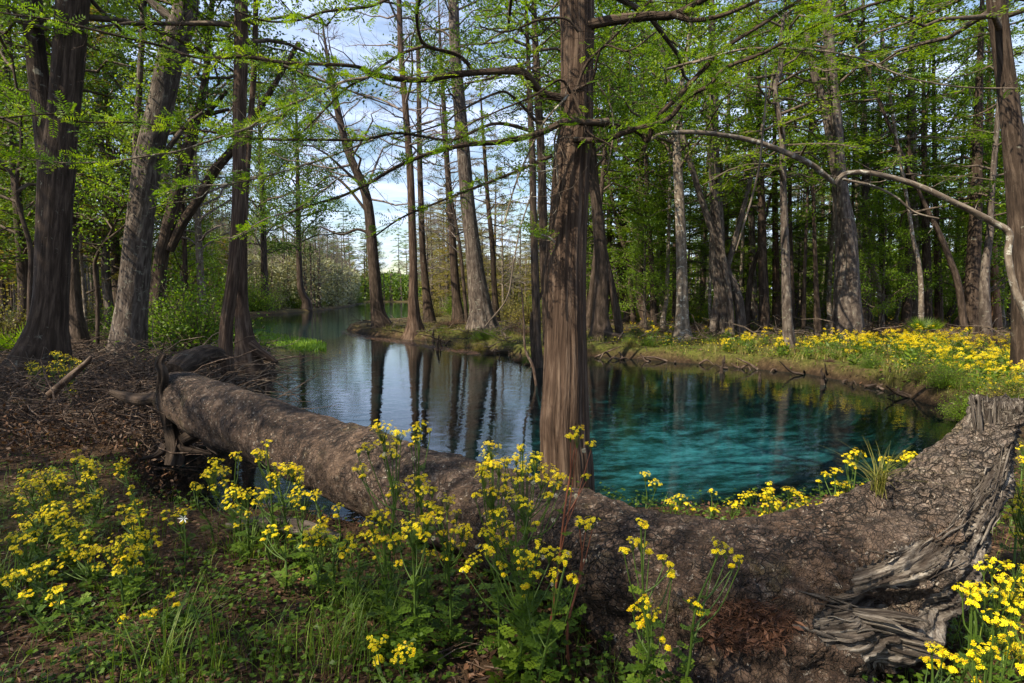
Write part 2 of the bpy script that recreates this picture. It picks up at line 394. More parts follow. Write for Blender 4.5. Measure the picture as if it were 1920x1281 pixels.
# weathered splintered wood, grain along bc z
m = NM('split_wood'); v = m.attr('bc').outputs['Vector']
g = m.noise(m.vmul(v, (1, 1, .05)), 70, 6, .7, .3).outputs[0]; g2 = m.noise(m.vmul(v, (1, 1, .12)), 20, 3).outputs[0]
col = m.ramp(g, [(.36, (.014, .010, .008)), (.45, (.11, .088, .075)), (.56, (.28, .24, .21)), (.70, (.52, .47, .42))])
col = m.mix(m.ramp(g2, [(.42, .8), (.56, 0.0)]), col, (.03, .02, .016))
M['split_wood'] = m.end(col, .8, m.bump(m.math('ADD', g, g2), 1.0, .03), .25)

# ground: leaf litter, humus, green film on the banks ('grn' attribute is the moss cover itself)
m = NM('forest_floor'); v = m.n('ShaderNodeTexCoord').outputs['Object']
n1 = m.noise(v, 9, 8, .7).outputs[0]; n2 = m.noise(v, 1.2, 5, .6).outputs[0]; n3 = m.noise(v, 45, 6, .7).outputs[0]
col = m.ramp(n1, [(.3, (.022, .013, .008)), (.5, (.075, .045, .026)), (.68, (.16, .105, .065)), (.8, (.26, .19, .12))])
col = m.mix(m.ramp(n3, [(.40, .6), (.62, 0.0)]), col, (.03, .018, .011))
gr = m.math('MULTIPLY', m.attr('grn').outputs['Fac'], m.ramp(m.noise(v, 3.2, 6, .7).outputs[0], [(.36, 0.25), (.6, 1.0)]))
col = m.mix(gr, col, m.ramp(n1, [(.3, (.045, .060, .010)), (.55, (.12, .14, .022)), (.75, (.25, .22, .07))]))
# bed of the spring below the water line
z = m.n('ShaderNodeSeparateXYZ', {0: v}).outputs['Z']
mud = m.ramp(m.math('ADD', z, m.math('MULTIPLY', n2, .12)), [(.02, 1.0), (.20, 0.0)])
col = m.mix(m.math('MULTIPLY', mud, .85), col, (.016, .011, .007))
uw = m.ramp(m.math('ADD', m.math('MULTIPLY', z, -1.0), -.02), [(0.0, 0.0), (.10, 1.0)])
lime = m.math('ADD', m.noise(m.vmul(v, (.9, 1.4, 0.0)), 1.5, 10, .78, 0.0).outputs[0], m.math('MULTIPLY', m.attr('lime').outputs['Fac'], .10))
bed = m.ramp(lime, [(.46, (.018, .030, .022)), (.54, (.05, .08, .06)), (.63, (.22, .28, .24)), (.78, (.62, .68, .58))])
edge = m.ramp(m.math('MULTIPLY', z, -1.0), [(.25, (.07, .06, .025)), (.82, (.35, .40, .35)), (1.0, (1.0, 1.0, 1.0))])
bed = m.mix(1.0, bed, edge, 'MULTIPLY')
col = m.mix(uw, col, bed)
M['forest_floor'] = m.end(col, .95, m.bump(m.math('ADD', n1, n3), .9, .05), .15)

m = NM('spring_water'); v = m.n('ShaderNodeTexCoord').outputs['Object']
r1 = m.noise(m.vmul(v, (1.0, 1.6, 1)), 2.2, 3, .5, .3).outputs[0]; r2 = m.noise(m.vmul(v, (1, 1.5, 1)), 11, 3, .5).outputs[0]
amp = m.ramp(m.noise(v, .35, 2).outputs[0], [(.4, .25), (.65, 1.0)])
hh = m.math('ADD', m.math('MULTIPLY', r1, 1.0), m.math('MULTIPLY', r2, m.math('MULTIPLY', amp, .22)))
nb = m.bump(hh, .11, .05)
gl = m.n('ShaderNodeBsdfGlossy', {'Color': (.92, .96, 1, 1), 'Roughness': .015, 'Normal': nb})
tr = m.n('ShaderNodeBsdfTransparent', {'Color': (.27, .61, .74, 1)})
fr = m.n('ShaderNodeFresnel', {'IOR': 1.38, 'Normal': nb})
x = m.n('ShaderNodeMixShader', {0: fr.outputs[0], 1: tr.outputs[0], 2: gl.outputs[0]})
m.t.links.new(x.outputs[0], m.out.inputs[0]); M['spring_water'] = m.m
# ---------------------------------------------------------------- ground, bed and water
def axis_vals(lo, hi, fine_lo, fine_hi, step, grow):
    a = list(np.arange(fine_lo, fine_hi, step)); s = step; x = a[-1]
    while x < hi: s *= grow; x += s; a.append(x)
    s = step; x = a[0]; b = []
    while x > lo: s *= grow; x -= s; b.append(x)
    return np.array(b[::-1] + a)
gx = axis_vals(-500, 500, -9, 9, .09, 1.06); gy = axis_vals(-8, 900, 1.2, 16, .08, 1.045)
GX, GY = np.meshgrid(gx, gy)
SD = sdist(GX, GY); GZ = height(GX, GY, SD)
mb = MB(); nx, ny = len(gx), len(gy)
i = np.arange(ny - 1)[:, None] * nx; j = np.arange(nx - 1)[None]
Q = np.stack([i + j, i + j + 1, i + nx + j + 1, i + nx + j], -1).reshape(-1, 4)
mb.add(np.stack([GX, GY, GZ], -1), Q)
me = mb.mesh('ground', M['forest_floor'])
grn = sst(GY, 6.5, 9) * sst(GX + .12 * GY, .0, 1.5) * sst(-SD, -4.5, -1.5) * .9 + .3 * sst(GY, 9, 30) \
    + .9 * np.exp(-((GX + 1.2) / 3.2) ** 2) * sst(GY, 14, 18) + .35 * sst(wav(GX, GY, .9, 8, 3), .1, .4) * (GY < 9)
a = me.attributes.new('grn', 'FLOAT', 'POINT'); a.data.foreach_set('value', np.clip(grn * np.where(GY > 6.5, sst(SD, .0, .35), 1), 0, 1).ravel().astype(np.float32))
lim = np.exp(-(((GX - 4.0) / 3.4) ** 2 + ((GY - 10.6) / 2.4) ** 2)) - .45 * sst(-GY, -8.0, -6) - .9 * np.exp(-(((GX + 2) / 2.5) ** 2))
a = me.attributes.new('lime', 'FLOAT', 'POINT'); a.data.foreach_set('value', (lim * 1.7 - .1).ravel().astype(np.float32))
tag(link_local('ground', me), kind='structure')
lo = WP.min(0) - 1.0; hi = WP.max(0) + 1.0
mb = MB(); mb.add([(lo[0], lo[1], 0), (hi[0], lo[1], 0), (hi[0], hi[1], 0), (lo[0], hi[1], 0)], [[0, 1, 2, 3]])
tag(link_local('water', mb.mesh('water', M['spring_water'])), kind='structure')

# ---------------------------------------------------------------- the fallen log
A = [(338,742,6.3,50),(400,768,5.95,56),(500,808,5.35,62),(600,853,4.8,68),(700,888,4.3,76),(800,925,3.9,82),(900,962,3.55,88),
     (1000,1000,3.25,97),(1100,1035,3.0,110),(1200,1073,2.8,122),(1300,1105,2.65,136),(1400,1122,2.6,148),(1500,1118,2.6,150),
     (1600,1085,2.62,148),(1690,1030,2.68,126),(1755,962,2.72,98),(1810,892,2.75,77),(1848,830,2.78,57),(1870,780,2.8,45),(1876,750,2.8,38)]
B = [(1130,1130,2.85,60),(1230,1210,2.55,90),(1330,1265,2.42,100),(1450,1290,2.36,92),(1560,1305,2.3,75),(1680,1345,2.3,45)]
Cc = [(1280,1170,2.6,90),(1400,1190,2.52,92),(1500,1205,2.48,75),(1600,1215,2.45,45)]
def pw(L): return np.array([at(x, y, Y) for x, y, Y, r in L]), np.array([prad(r, Y) for x, y, Y, r in L])
raw = MB()
for k, L in enumerate((A, B, Cc)):
    P, r = pw(L); tube(raw, P, r, 28, .06, rough=.05, freq=3, seed=k)
# torn lip on the upper prong and knobs along the rim
for (x0, y0, Y0, r0, x1, y1, Y1, r1) in [(1845,790,2.78,26,1836,742,2.78,10),(1880,800,2.74,20,1900,748,2.74,9),(1868,770,2.85,26,1874,738,2.85,9),
      (1785,850,2.75,34,1776,812,2.75,14),(1735,915,2.72,36,1712,882,2.72,18),(1640,960,2.66,40,1655,915,2.66,20),
      (1800,990,2.6,50,1868,940,2.62,30)]:
    tube(raw, [at(x0, y0, Y0), at((x0 + x1) / 2 + 3, (y0 + y1) / 2, (Y0 + Y1) / 2), at(x1, y1, Y1)], [prad(r0, Y0), prad((r0 + r1) / 2, Y0), prad(r1, Y1)], 10, .03, seed=x0)
tmp = bpy.data.objects.new('tmp', raw.mesh('tmp', M['log_bark'])); C.objects.link(tmp)
md = tmp.modifiers.new('r', 'REMESH'); md.mode = 'VOXEL'; md.voxel_size = .0125; md.use_smooth_shade = True
md2 = tmp.modifiers.new('s', 'SMOOTH'); md2.iterations = 3; md2.factor = .5
dg = bpy.context.evaluated_depsgraph_get(); dg.update()
lm = bpy.data.meshes.new_from_object(tmp.evaluated_get(dg)); bpy.data.objects.remove(tmp)
n = len(lm.vertices); co = np.empty(n * 3, np.float32); lm.vertices.foreach_get('co', co); co = co.reshape(-1, 3).astype(float)
no = np.empty(n * 3, np.float32); lm.vertices.foreach_get('normal', no); no = no.reshape(-1, 3)
# grain coordinates: around, out and along the trunk
PA, rA = pw(A); PA, rA = resample(PA, rA, .04); SA = np.concatenate([[0], np.cumsum(np.linalg.norm(np.diff(PA, axis=0), axis=1))])
near_i = np.concatenate([np.argmin(((co[k:k + 4000, None] - PA[None]) ** 2).sum(-1), 1) for k in range(0, n, 4000)])
TA = nrm(np.gradient(PA, axis=0)); rel = co - PA[near_i]; UA = nrm(np.cross(TA, [0, 0, 1.])); WA = np.cross(TA, UA)
ang = np.arctan2((rel * WA[near_i]).sum(1), (rel * UA[near_i]).sum(1)); rd = np.linalg.norm(rel, axis=1)
bcl = np.stack([ang * .3, rd, SA[near_i] + (rel * TA[near_i]).sum(1)], 1)
# picture position of every vertex, used only to say which part of the trunk carries which wood
dv_ = co - np.array([0, 0, HC]); dep = dv_[:, 1] * cp - dv_[:, 2] * sp; VPX = 960 + F * dv_[:, 0] / dep; VPY = 640.5 - F * (dv_[:, 1] * sp + dv_[:, 2] * cp) / dep
def ell(cx, cy_, ax_, ay_, rot=0):
    c, s = math.cos(rot), math.sin(rot); X = (VPX - cx) * c + (VPY - cy_) * s; Y_ = -(VPX - cx) * s + (VPY - cy_) * c
    return np.sqrt((X / ax_) ** 2 + (Y_ / ay_) ** 2)
edge = np.array([mnoise.noise(Vector((a * 9, s * 5, 0))) for a, s in zip(bcl[:, 0], bcl[:, 2])]) * .35
splitm = ((ell(1715, 1060, 112, 44, -.25) + edge < 1) | (ell(1862, 930, 30, 120, .42) + edge < 1) | (ell(1640, 1185, 130, 62, .35) + edge < 1) | (VPX + .45 * VPY + edge * 60 > 2284) | ((VPX > 1780) & (VPY + edge * 60 < 785))).astype(float)
hole = np.clip(1.15 - ell(1705, 1150, 95, 48, .1), 0, 1); bowl = np.clip(1.1 - ell(1400, 1165, 115, 52, .15), 0, 1)
disp = np.empty(n)
for q in range(n):
    x, y, z = co[q]; v = Vector((x, y, z))
    near = min(1, max(0, (x + 1.0) / 2.5))
    d = (.034 + .02 * max(0., min(1., (z - .9) * 2))) * mnoise.noise(v * 3.0) + .022 * mnoise.noise(v * 8.0) + .011 * mnoise.noise(v * 21.0)
    if splitm[q] > .5:
        gx_, gs_ = ang[q] * .3 * 48 + 2.5 * mnoise.noise(v * 4), bcl[q, 2] * 1.6
        d += .026 * mnoise.noise(Vector((gx_, gs_, 1.0))) + .024 * abs(mnoise.noise(Vector((gx_ * 1.7, gs_ * 2, 5.0)))) + .030 * round(2.2 * mnoise.noise(Vector((gx_ * .35, gs_ * 1.5 + 9, 2)))) / 2.2 - .03
    else:
        dd = mnoise.voronoi(v * 15.0 + mnoise.noise_vector(v * 5) * .8)[0]
        d += (min(dd[1] - dd[0], .16) / .16 - 1) * .013 * (.35 + near)
    disp[q] = d * (.5 + .6 * near) - hole[q] * .17 - bowl[q] * .05
co = co + no * disp[:, None]
org = np.array([0.6, 2.9, .2])
lm.vertices.foreach_set('co', (co - org).astype(np.float32).ravel()); lm.update()
lm.name = 'fallen_log'; lm.materials.clear(); lm.materials.append(M['log_bark']); lm.materials.append(M['split_wood'])
a = lm.attributes.new('bc', 'FLOAT_VECTOR', 'POINT'); a.data.foreach_set('vector', bcl.astype(np.float32).ravel())
fv = np.empty(len(lm.polygons) * 4, np.int32); lm.loops.foreach_get('vertex_index', fv)
mi_ = (splitm[fv.reshape(-1, 4)].mean(1) > .5).astype(np.int32); lm.polygons.foreach_set('material_index', mi_); lm.update()
log = thing('fallen_log', org, 'huge fallen tree trunk with cracked brown bark and upturned root end crossing the foreground', 'fallen log')
link_local('trunk', lm, log)
from mathutils.bvhtree import BVHTree
bvh = BVHTree.FromPolygons([Vector(c) for c in co], [tuple(p.vertices) for p in lm.polygons])
def on_log(px, py):
    o = Vector((0, 0, HC)); d = (Vector(at(px, py, 5)) - o).normalized(); h = bvh.ray_cast(o, d)
    return (np.array(h[0]), np.array(h[1])) if h[0] is not None else (None, None)
# loose splinters and slivers of weathered wood lying along the torn root end
sw = MB(); rs = random.Random(5)
def sliver(pts, r0, lift=.006, seed=0, free=None):
    P = []
    for i, (x, y) in enumerate(pts):
        c, nn_ = on_log(x, y)
        if free is not None: P.append(at(x, y, free[0] + (free[1] - free[0]) * i / (len(pts) - 1))); continue
        if c is None or (P and np.linalg.norm(c - P[-1]) > .25): break
        P.append(c + nn_ * lift)
    if len(P) < 3: return
    P = np.array(P); P[1:-1] = (P[:-2] + 2 * P[1:-1] + P[2:]) / 4
    m_ = len(P); rr = r0 * np.sin(np.linspace(.35, 3.0, m_)) ** .8
    tube(sw, P, rr, 7, .03, flute=lambda th, s: 1 / np.sqrt(np.cos(th + seed) ** 2 + (np.sin(th + seed) / .45) ** 2), rough=.16, freq=18, seed=seed)
base = [(1590, 1046), (1690, 1030), (1775, 975), (1838, 900), (1872, 815)]; outer = [(1610, 1120), (1735, 1112), (1832, 1050), (1888, 950), (1905, 830)]
for k in range(24):
    f = rs.random(); a0 = rs.uniform(0, 3.2); a1 = min(4, a0 + rs.uniform(.3, .9)); pts = []
    for t in np.linspace(a0, a1, 7):
        i0 = min(int(t), 3); u = t - i0
        b_ = np.array(base[i0]) * (1 - u) + np.array(base[i0 + 1]) * u; o_ = np.array(outer[i0]) * (1 - u) + np.array(outer[i0 + 1]) * u; pts.append(tuple(b_ + (o_ - b_) * f))
    sliver([(a_ + rs.uniform(-3, 3), b_ + rs.uniform(-5, 5) + 14 * (i_ - 3) * .12 * (k % 5 - 2)) for i_, (a_, b_) in enumerate(pts)], rs.uniform(.003, .010), rs.uniform(.0, .014), k)
for k in range(12):
    x0 = rs.uniform(1480, 1650); y0 = 1105 + (x0 - 1480) * .2 + rs.uniform(-5, 70); l = rs.uniform(60, 150); dy = rs.uniform(.15, .38)
    sliver([(x0 + l * t, y0 + l * dy * t) for t in np.linspace(0, 1, 6)], rs.uniform(.005, .014), rs.uniform(0, .015), k)
for k in range(13):       # jagged tip of the upturned end
    x0 = 1836 + k * 5.8; l = rs.uniform(14, 60)
    sliver([(x0 - 6 + 1.5 * (k - 6) * t + rs.uniform(-2, 2), 812 - (18 + l) * t) for t in np.linspace(-.6, 1, 6)], rs.uniform(.006, .015), 0, k, (2.71 + rs.uniform(-.04, .06), 2.74 + rs.uniform(-.04, .06)))
for k in range(9):
    x0 = rs.uniform(1570, 1640); y0 = rs.uniform(1140, 1195); l = rs.uniform(90, 190)
    sliver([(x0 + l * t, y0 + l * (.16 + .02 * k) * t + 3 * math.sin(5 * t + k)) for t in np.linspace(0, 1, 6)], rs.uniform(.012, .026), 0, k, (2.33, 2.24))
tag(sw.build('splintered_wood', M['split_wood'], log), label='silver grey splintered wood on the torn root end')

def simple_log(name, label, cat, L, mat, n=14, rough=.10, group=None, extra=()):
    mb = MB(); P, r = pw(L); tube(mb, P, r, n, .05, rough=rough, freq=9, seed=len(label))
    for E in extra:
        P, r = pw(E); tube(mb, P, r, 8, .04, rough=.12, freq=12, seed=len(E))
    b = P[0]; return tag(mb.build(name, mat), label, cat, group)
simple_log('tree_stump', 'upright broken stub of a dead trunk at the far left end of the fallen log', 'stump',
    [(326,872,5.9,15),(330,842,5.95,13),(319,806,6.05,11),(314,772,6.0,10),(304,735,6.02,9),(305,702,5.97,8),(299,682,6.0,7),(307,664,6.0,4)], M['dark_bark'], 26, .26,
    extra=([(318,830,6.0,11),(340,842,5.95,8),(365,846,5.9,5),(398,852,5.8,2)], [(312,835,6.0,10),(296,852,5.95,6),(262,862,5.9,2)]))
simple_log('broken_branch', 'short dark curved dead branch poking left from beside the broken stub', 'dead branch',
    [(300,748,6.2,13),(262,750,6.2,12),(232,744,6.2,9),(206,735,6.2,5)], M['dark_bark'], 12, .10)
simple_log('rotten_branch', 'short reddish rotten branch lying on leaf litter in the foreground', 'dead branch',
    [(556,1082,3.3,7),(580,1096,3.25,17),(615,1108,3.2,18),(660,1122,3.15,14),(720,1118,3.1,11),(770,1122,3.1,8)], M['orange_bark'], 14, .13)
simple_log('bark_slab', 'grey weathered slab of dead wood by the puddle left of the big fallen log', 'dead wood',
    [(430,988,3.9,10),(500,982,3.8,16),(560,990,3.75,14),(640,1010,3.7,8)], M['grey_bark'], 12, .13)
simple_log('leaning_stick', 'dead grey stick leaning up through the yellow flowers at the left', 'stick',
    [(92,742,6.6,7),(125,712,6.6,7),(160,682,6.6,5),(172,668,6.6,3)], M['dead_stick'], 8, .10)
simple_log('root_branch', 'dark gnarled root reaching into the puddle below the broken stub', 'root',
    [(330,838,6.1,12),(370,812,6.0,14),(410,806,6.0,12),(430,800,6.05,8)], M['dark_bark'], 12, .12,
    extra=([(380,812,6.0,8),(392,835,5.9,6),(410,850,5.8,4)],))
# ---------------------------------------------------------------- trees
def crown(axis, z0, z1, Rmax, kind, nb=50, m=12, K=5, ls=.12, seed=1, rmin=.15, wood=True, gap=0.0):
    """returns (wood MB, leaf MB); axis(z) gives the trunk centre"""
    r = np.random.default_rng(seed); W = MB(); Lf = MB()
    TP0 = []; TP1 = []; TR = []; LP = []; LD = []; LR = []
    off = r.uniform(0, 6)
    for i in range(nb):
        if gap and r.random() < gap: continue
        t = (i + r.random()) / nb; z = z0 + (z1 - z0) * t
        az = off + i * 2.399 + r.normal() * .3
        Rb = Rmax * ((1 - t) ** .55 * .9 + rmin) * r.uniform(.55, 1.15)
        el, sag = {'cyp': (r.uniform(.0, .35), .22), 'broad': (r.uniform(.3, 1.0), .25), 'bare': (r.uniform(.15, .8), .15)}[kind]
        d = np.array([math.cos(az), math.sin(az), 0]); p0 = axis(z)
        s = np.linspace(0, 1, 6)[:, None]
        wob = np.cumsum(r.normal(size=(6, 3)) * .05 * Rb, axis=0); wob[0] = 0
        P = p0 + d * Rb * s + np.array([0, 0, 1.]) * (el * Rb * s - sag * Rb * s * s) + wob
        if wood: tube(W, P, .016 * Rb ** .9 * (1.15 - s[:, 0]) + .006, 5, seed=i, cap=False)
        sp_ = np.clip(r.uniform(.18, 1.0, m), 0, .999) * 5; i0 = sp_.astype(int); u = (sp_ - i0)[:, None]
        B = P[i0] * (1 - u) + P[i0 + 1] * u; dl = nrm(P[i0 + 1] - P[i0])
        sg = np.where(r.random(m) < .5, -1, 1)[:, None] * r.uniform(.5, 1.5, (m, 1))
        side = np.cross(dl, [0, 0, 1.])
        zc = {'cyp': .12, 'broad': .6, 'bare': .5}[kind]
        td = nrm(dl + side * sg + r.normal(size=(m, 3)) * np.array([.2, .2, zc]) + np.array([0, 0, .25 if kind != 'cyp' else 0]))
        tl = (Rb * .34 * (1.15 - sp_ / 5) + .25) * r.uniform(.5, 1.2, m)
        E = B + td * tl[:, None] - np.array([0, 0, .08]) * (tl[:, None] if kind == 'cyp' else 0)
        TP0.append(B); TP1.append(E); TR.append(np.full(m, .009))
        if kind == 'bare':
            k2 = 3
            for q in range(k2):
                f = r.uniform(.2, 1, (m, 1)); b2 = B + (E - B) * f
                d2 = nrm(td + r.normal(size=(m, 3)) * .7 + np.array([0, 0, .3])); l2 = tl * r.uniform(.3, .8, m)
                TP0.append(b2); TP1.append(b2 + d2 * l2[:, None]); TR.append(np.full(m, .005))
        if K:
            f = r.uniform(.1, 1.05, (m, K, 1)); lp = B[:, None] + (E - B)[:, None] * f
            cn = r.normal(size=(m, K, 3)) * {'cyp': np.array([.10, .10, .03]), 'broad': np.array([.2, .2, .16]), 'bare': np.array([.15, .15, .15])}[kind]
            LP.append((lp + cn).reshape(-1, 3)); LD.append(np.repeat(td, K, 0)); LR.append(np.full(m * K, r.random()))
    strips(W, np.concatenate(TP0), np.concatenate(TP1), np.concatenate(TR), bend=.07, seg=3 if kind == 'bare' else 1)
    if K:
        P = np.concatenate(LP); D = np.concatenate(LD); cr_ = np.concatenate(LR); n = len(P)
        for q in range(5):
            if kind == 'cyp':
                dd = nrm(D + r.normal(size=(n, 3)) * np.array([.8, .8, .16])); nn = nrm(np.array([0, 0, 1.]) + r.normal(size=(n, 3)) * .35)
                leafq(Lf, P + r.normal(size=(n, 3)) * np.array([.09, .09, .03]) * ls * 8, dd, nn, ls * r.uniform(.7, 1.4, n), ls * .42, 0, np.clip(cr_ * .5 + r.random(n) * .5, 0, 1))
            else:
                dd = randdir(n); leafq(Lf, P + r.normal(size=(n, 3)) * .11 * ls * 9, dd, randdir(n), ls * r.uniform(.6, 1.2, n), ls * .6, 0, np.clip(cr_ * .5 + r.random(n) * .5, 0, 1), .5)
    return W, Lf
def flutes(k, amp, hgt, seed=0):
    return lambda th, s: 1 + amp * np.exp(-s / hgt) * (np.abs(np.sin(k * th / 2 + seed + .5 * np.sin(s * 2))) ** .8 * 1.3 - .75)
def path_world(pts, Y, Htop, sink=.35):
    P = [at(x, y, Y) for x, y, r in pts]; Rr = [prad(r, Y, x) * .94 for x, y, r in pts]
    g = hz(P[0][0], Y); 
    P[0][2] = min(P[0][2], g + .02)
    P = [np.array([P[0][0], Y, g - sink])] + P; Rr = [Rr[0] * 1.12] + Rr
    if Htop and P[-1][2] < Htop:
        d = P[-1] - P[-3]; d = d / d[2]; n = 4; z0 = P[-1][2]; b = P[-1]; rb = Rr[-1]
        for k in range(1, n + 1):
            t = k / n; P.append(b + d * (Htop - z0) * t * (1 - .3 * t) * np.array([1, 1, 0]) + np.array([0, 0, (Htop - z0) * t])); Rr.append(rb * (1 - t) + .03 * t)
    return np.array(P), np.array(Rr), g
def px_tree(name, label, pts, Y, mat, Htop=18, kind='cyp', z0=5, Rm=3, leafmat='forest_leaf', nb=50, m=11, K=5, ls=.12, seed=1,
            stems=(), fk=7, famp=.35, fh=.7, n=18, branches=(), group=None, cat='tree', rough=.03, gap=0.0, step=.3, knots=()):
    P, Rr, g = path_world(pts, Y, Htop)
    loc = (P[0][0], Y, g); t = thing(name, loc, label, cat, group)
    mb = MB(); P2, R2, _ = tube(mb, P, Rr, n, step, flute=flutes(fk, famp, fh, seed), rough=rough, freq=1.6, seed=seed)
    for S in stems:            # further stems of the same tree, rising from its own trunk
        y2 = S[0][3] if len(S[0]) > 3 else Y
        if S[0][1] > 540 and S[0][1] >= pts[0][1] - 60:
            Ps, Rs, _ = path_world([q[:3] for q in S], y2, Htop * .9)
        else:
            Ps = [at(q[0], q[1], y2) for q in S]; Rs = [prad(q[2], y2, q[0]) for q in S]
            if S[-1][1] < 20:
                d = Ps[-1] - Ps[-2]; d = d / max(d[2], .1); Ps += [Ps[-1] + d * 2.0, Ps[-1] + d * 4.5]; Rs += [Rs[-1] * .7, .02]
        tube(mb, Ps, Rs, max(8, n - 4), step, flute=flutes(5, famp * .8, fh, 2) if S[0][1] > 540 else None, rough=rough, freq=1.6, seed=seed + 3)
    mb.build('trunk', M[mat], t)
    for Bp in branches:
        bm_ = MB(); Pb = [at(q[0], q[1], Y) for q in Bp]; tube(bm_, Pb, [prad(q[2], Y, q[0]) for q in Bp], 8, .25, rough=.05, seed=7)
        bm_.build('branch', M[mat], t)
    if Rm:
        ax = lambda z: np.array([np.interp(z, P2[:, 2], P2[:, 0]), np.interp(z, P2[:, 2], P2[:, 1]), z])
        W, Lf = crown(ax, z0, Htop - .3, Rm, kind, nb, m, K, ls, seed, gap=gap)
        W.build('limbs', M['grey_twig' if kind == 'bare' else 'twig'], t)
        if K: Lf.build('crown', M[leafmat], t, smooth=False)
    return t, P2
# shared trees for the depth of the wood: built once at the origin, then copied with their parts
def proto_tree(kind, H, r0, z0, Rm, seed, bk, lf, nb, m, K, ls, fk=7, famp=.35, gap=0.0):
    s = np.random.RandomState(seed); zs = np.array([-.35, .0, .5, 1.2, 3, 6, 10, 14, H])
    zs = zs[zs <= H]; zs[-1] = H
    bx = np.cumsum(s.normal(size=(len(zs), 2)) * .10 * r0 / .2, 0); bx[:3] = 0
    P = np.column_stack([bx, zs]); rr = r0 * np.interp(zs, [-.35, 0, .5, 1.2, 3, 8, H], [2.1, 1.9, 1.4, 1.15, 1, .72, .12])
    mb = MB(); P2, R2, _ = tube(mb, P, rr, 11, .4, flute=flutes(fk, famp, .7, seed), rough=.035, freq=1.6, seed=seed)
    ax = lambda z: np.array([np.interp(z, P2[:, 2], P2[:, 0]), np.interp(z, P2[:, 2], P2[:, 1]), z])
    W, Lf = crown(ax, z0, H - .3, Rm, kind, nb, m, K, ls, seed, gap=gap)
    return mb.mesh('trunk', M[bk]), W.mesh('limbs', M['grey_twig' if kind == 'bare' else 'twig']), (Lf.mesh('crown', M[lf], smooth=False) if K else None)
PT = {
 'cypA': proto_tree('cyp', 19, .20, 3.2, 3.6, 11, 'brown_bark', 'forest_leaf', 42, 12, 4, .16),
 'cypB': proto_tree('cyp', 16, .15, 2.4, 3.0, 12, 'grey_bark', 'forest_leaf', 40, 12, 4, .15),
 'cypC': proto_tree('cyp', 21, .28, 4.5, 4.2, 13, 'pale_bark', 'deep_leaf', 42, 12, 4, .17),
 'cypD': proto_tree('cyp', 12, .09, 1.7, 2.5, 14, 'brown_bark', 'lime_leaf', 44, 11, 5, .12),
 'broA': proto_tree('broad', 15, .18, 3.0, 4.0, 15, 'dark_bark', 'deep_leaf', 52, 12, 6, .13),
 'broB': proto_tree('broad', 9, .09, 1.2, 2.8, 16, 'grey_bark', 'lime_leaf', 40, 11, 6, .11),
 'bareA': proto_tree('bare', 15, .16, 4.0, 3.4, 17, 'grey_bark', 'hazy_leaf', 46, 12, 0, .1),
 'bareB': proto_tree('bare', 12, .12, 3.0, 3.0, 18, 'pale_bark', 'hazy_leaf', 44, 12, 2, .07),
 'pole': proto_tree('cyp', 13, .075, 4.5, 1.7, 29, 'pale_bark', 'forest_leaf', 22, 7, 4, .12, famp=.2),
 'poleB': proto_tree('cyp', 15, .10, 5.5, 2.0, 30, 'brown_bark', 'lime_leaf', 24, 7, 4, .12, famp=.3),
 'openB': proto_tree('broad', 8.5, .08, 2.2, 2.4, 24, 'grey_bark', 'forest_leaf', 20, 7, 4, .12, gap=.3),  # sparse crown shaped for patchy shade, used by an unseen tree only
 'openA': proto_tree('broad', 13, .13, 3.5, 3.6, 23, 'grey_bark', 'forest_leaf', 34, 8, 4, .13, gap=.25),  # gappy crown shaped to dapple the sun, used by unseen trees only
 'oliA': proto_tree('cyp', 15, .18, 2.0, 3.6, 19, 'grey_bark', 'olive_leaf', 54, 12, 4, .14),
}
def put_tree(key, x, y, name, label, group, s=1.0, rz=None, cat='tree', trunk_mat=None, tilt=None):
    tr, W, Lf = PT[key]
    t = thing(name, (x, y, max(hz(x, y), 0)), label, cat, group, rng.uniform(0, 6.28) if rz is None else rz, s)
    if tilt: t.rotation_euler = (tilt[0], tilt[1], 0)
    link_local('trunk', tr, t); link_local('limbs', W, t)
    if Lf is not None: link_local('crown', Lf, t)
    return t
# shrubs
def proto_shrub(seed, H, Rm, leafmat, n=260, K=14, ls=.09):
    r = np.random.default_rng(seed); W = MB(); Lf = MB()
    P0 = np.zeros((n, 3)); d = nrm(r.normal(size=(n, 3)) * np.array([1, 1, .6]) + np.array([0, 0, .55])); d[:, 2] = np.abs(d[:, 2])
    ln = r.uniform(.45, 1, n); E = d * ln[:, None] * np.array([Rm, Rm, H])
    S = E * r.uniform(.15, .6, (n, 1)); strips(W, S * .2, E, .008, bend=.08, seg=2)
    f = r.uniform(.35, 1.05, (n, K, 1)); P = (E[:, None] * f + r.normal(size=(n, K, 3)) * .09).reshape(-1, 3); P[:, 2] = np.abs(P[:, 2])
    leafq(Lf, P, randdir(len(P)), nrm(r.normal(size=(len(P), 3)) + np.array([0, 0, 1])), ls * r.uniform(.6, 1.2, len(P)), ls * .6, 0, np.repeat(r.random(n) * .5, K) + r.random(len(P)) * .5)
    return W.mesh('stems', M['twig']), Lf.mesh('foliage', M[leafmat], smooth=False)
PS = {'lime': proto_shrub(1, 2.4, 1.7, 'lime_leaf', 300, 16, .085), 'green': proto_shrub(2, 2.0, 1.6, 'forest_leaf', 300, 16, .09), 'olive': proto_shrub(3, 2.2, 1.8, 'olive_leaf', 240, 12, .09),
      'mauve': proto_shrub(6, 2.4, 1.8, 'hazy_leaf', 240, 9, .08), 'dark': proto_shrub(4, 1.5, 1.5, 'deep_leaf', 260, 14, .08), 'dead': proto_shrub(5, .9, 1.3, 'dead_leaf', 260, 7, .07)}
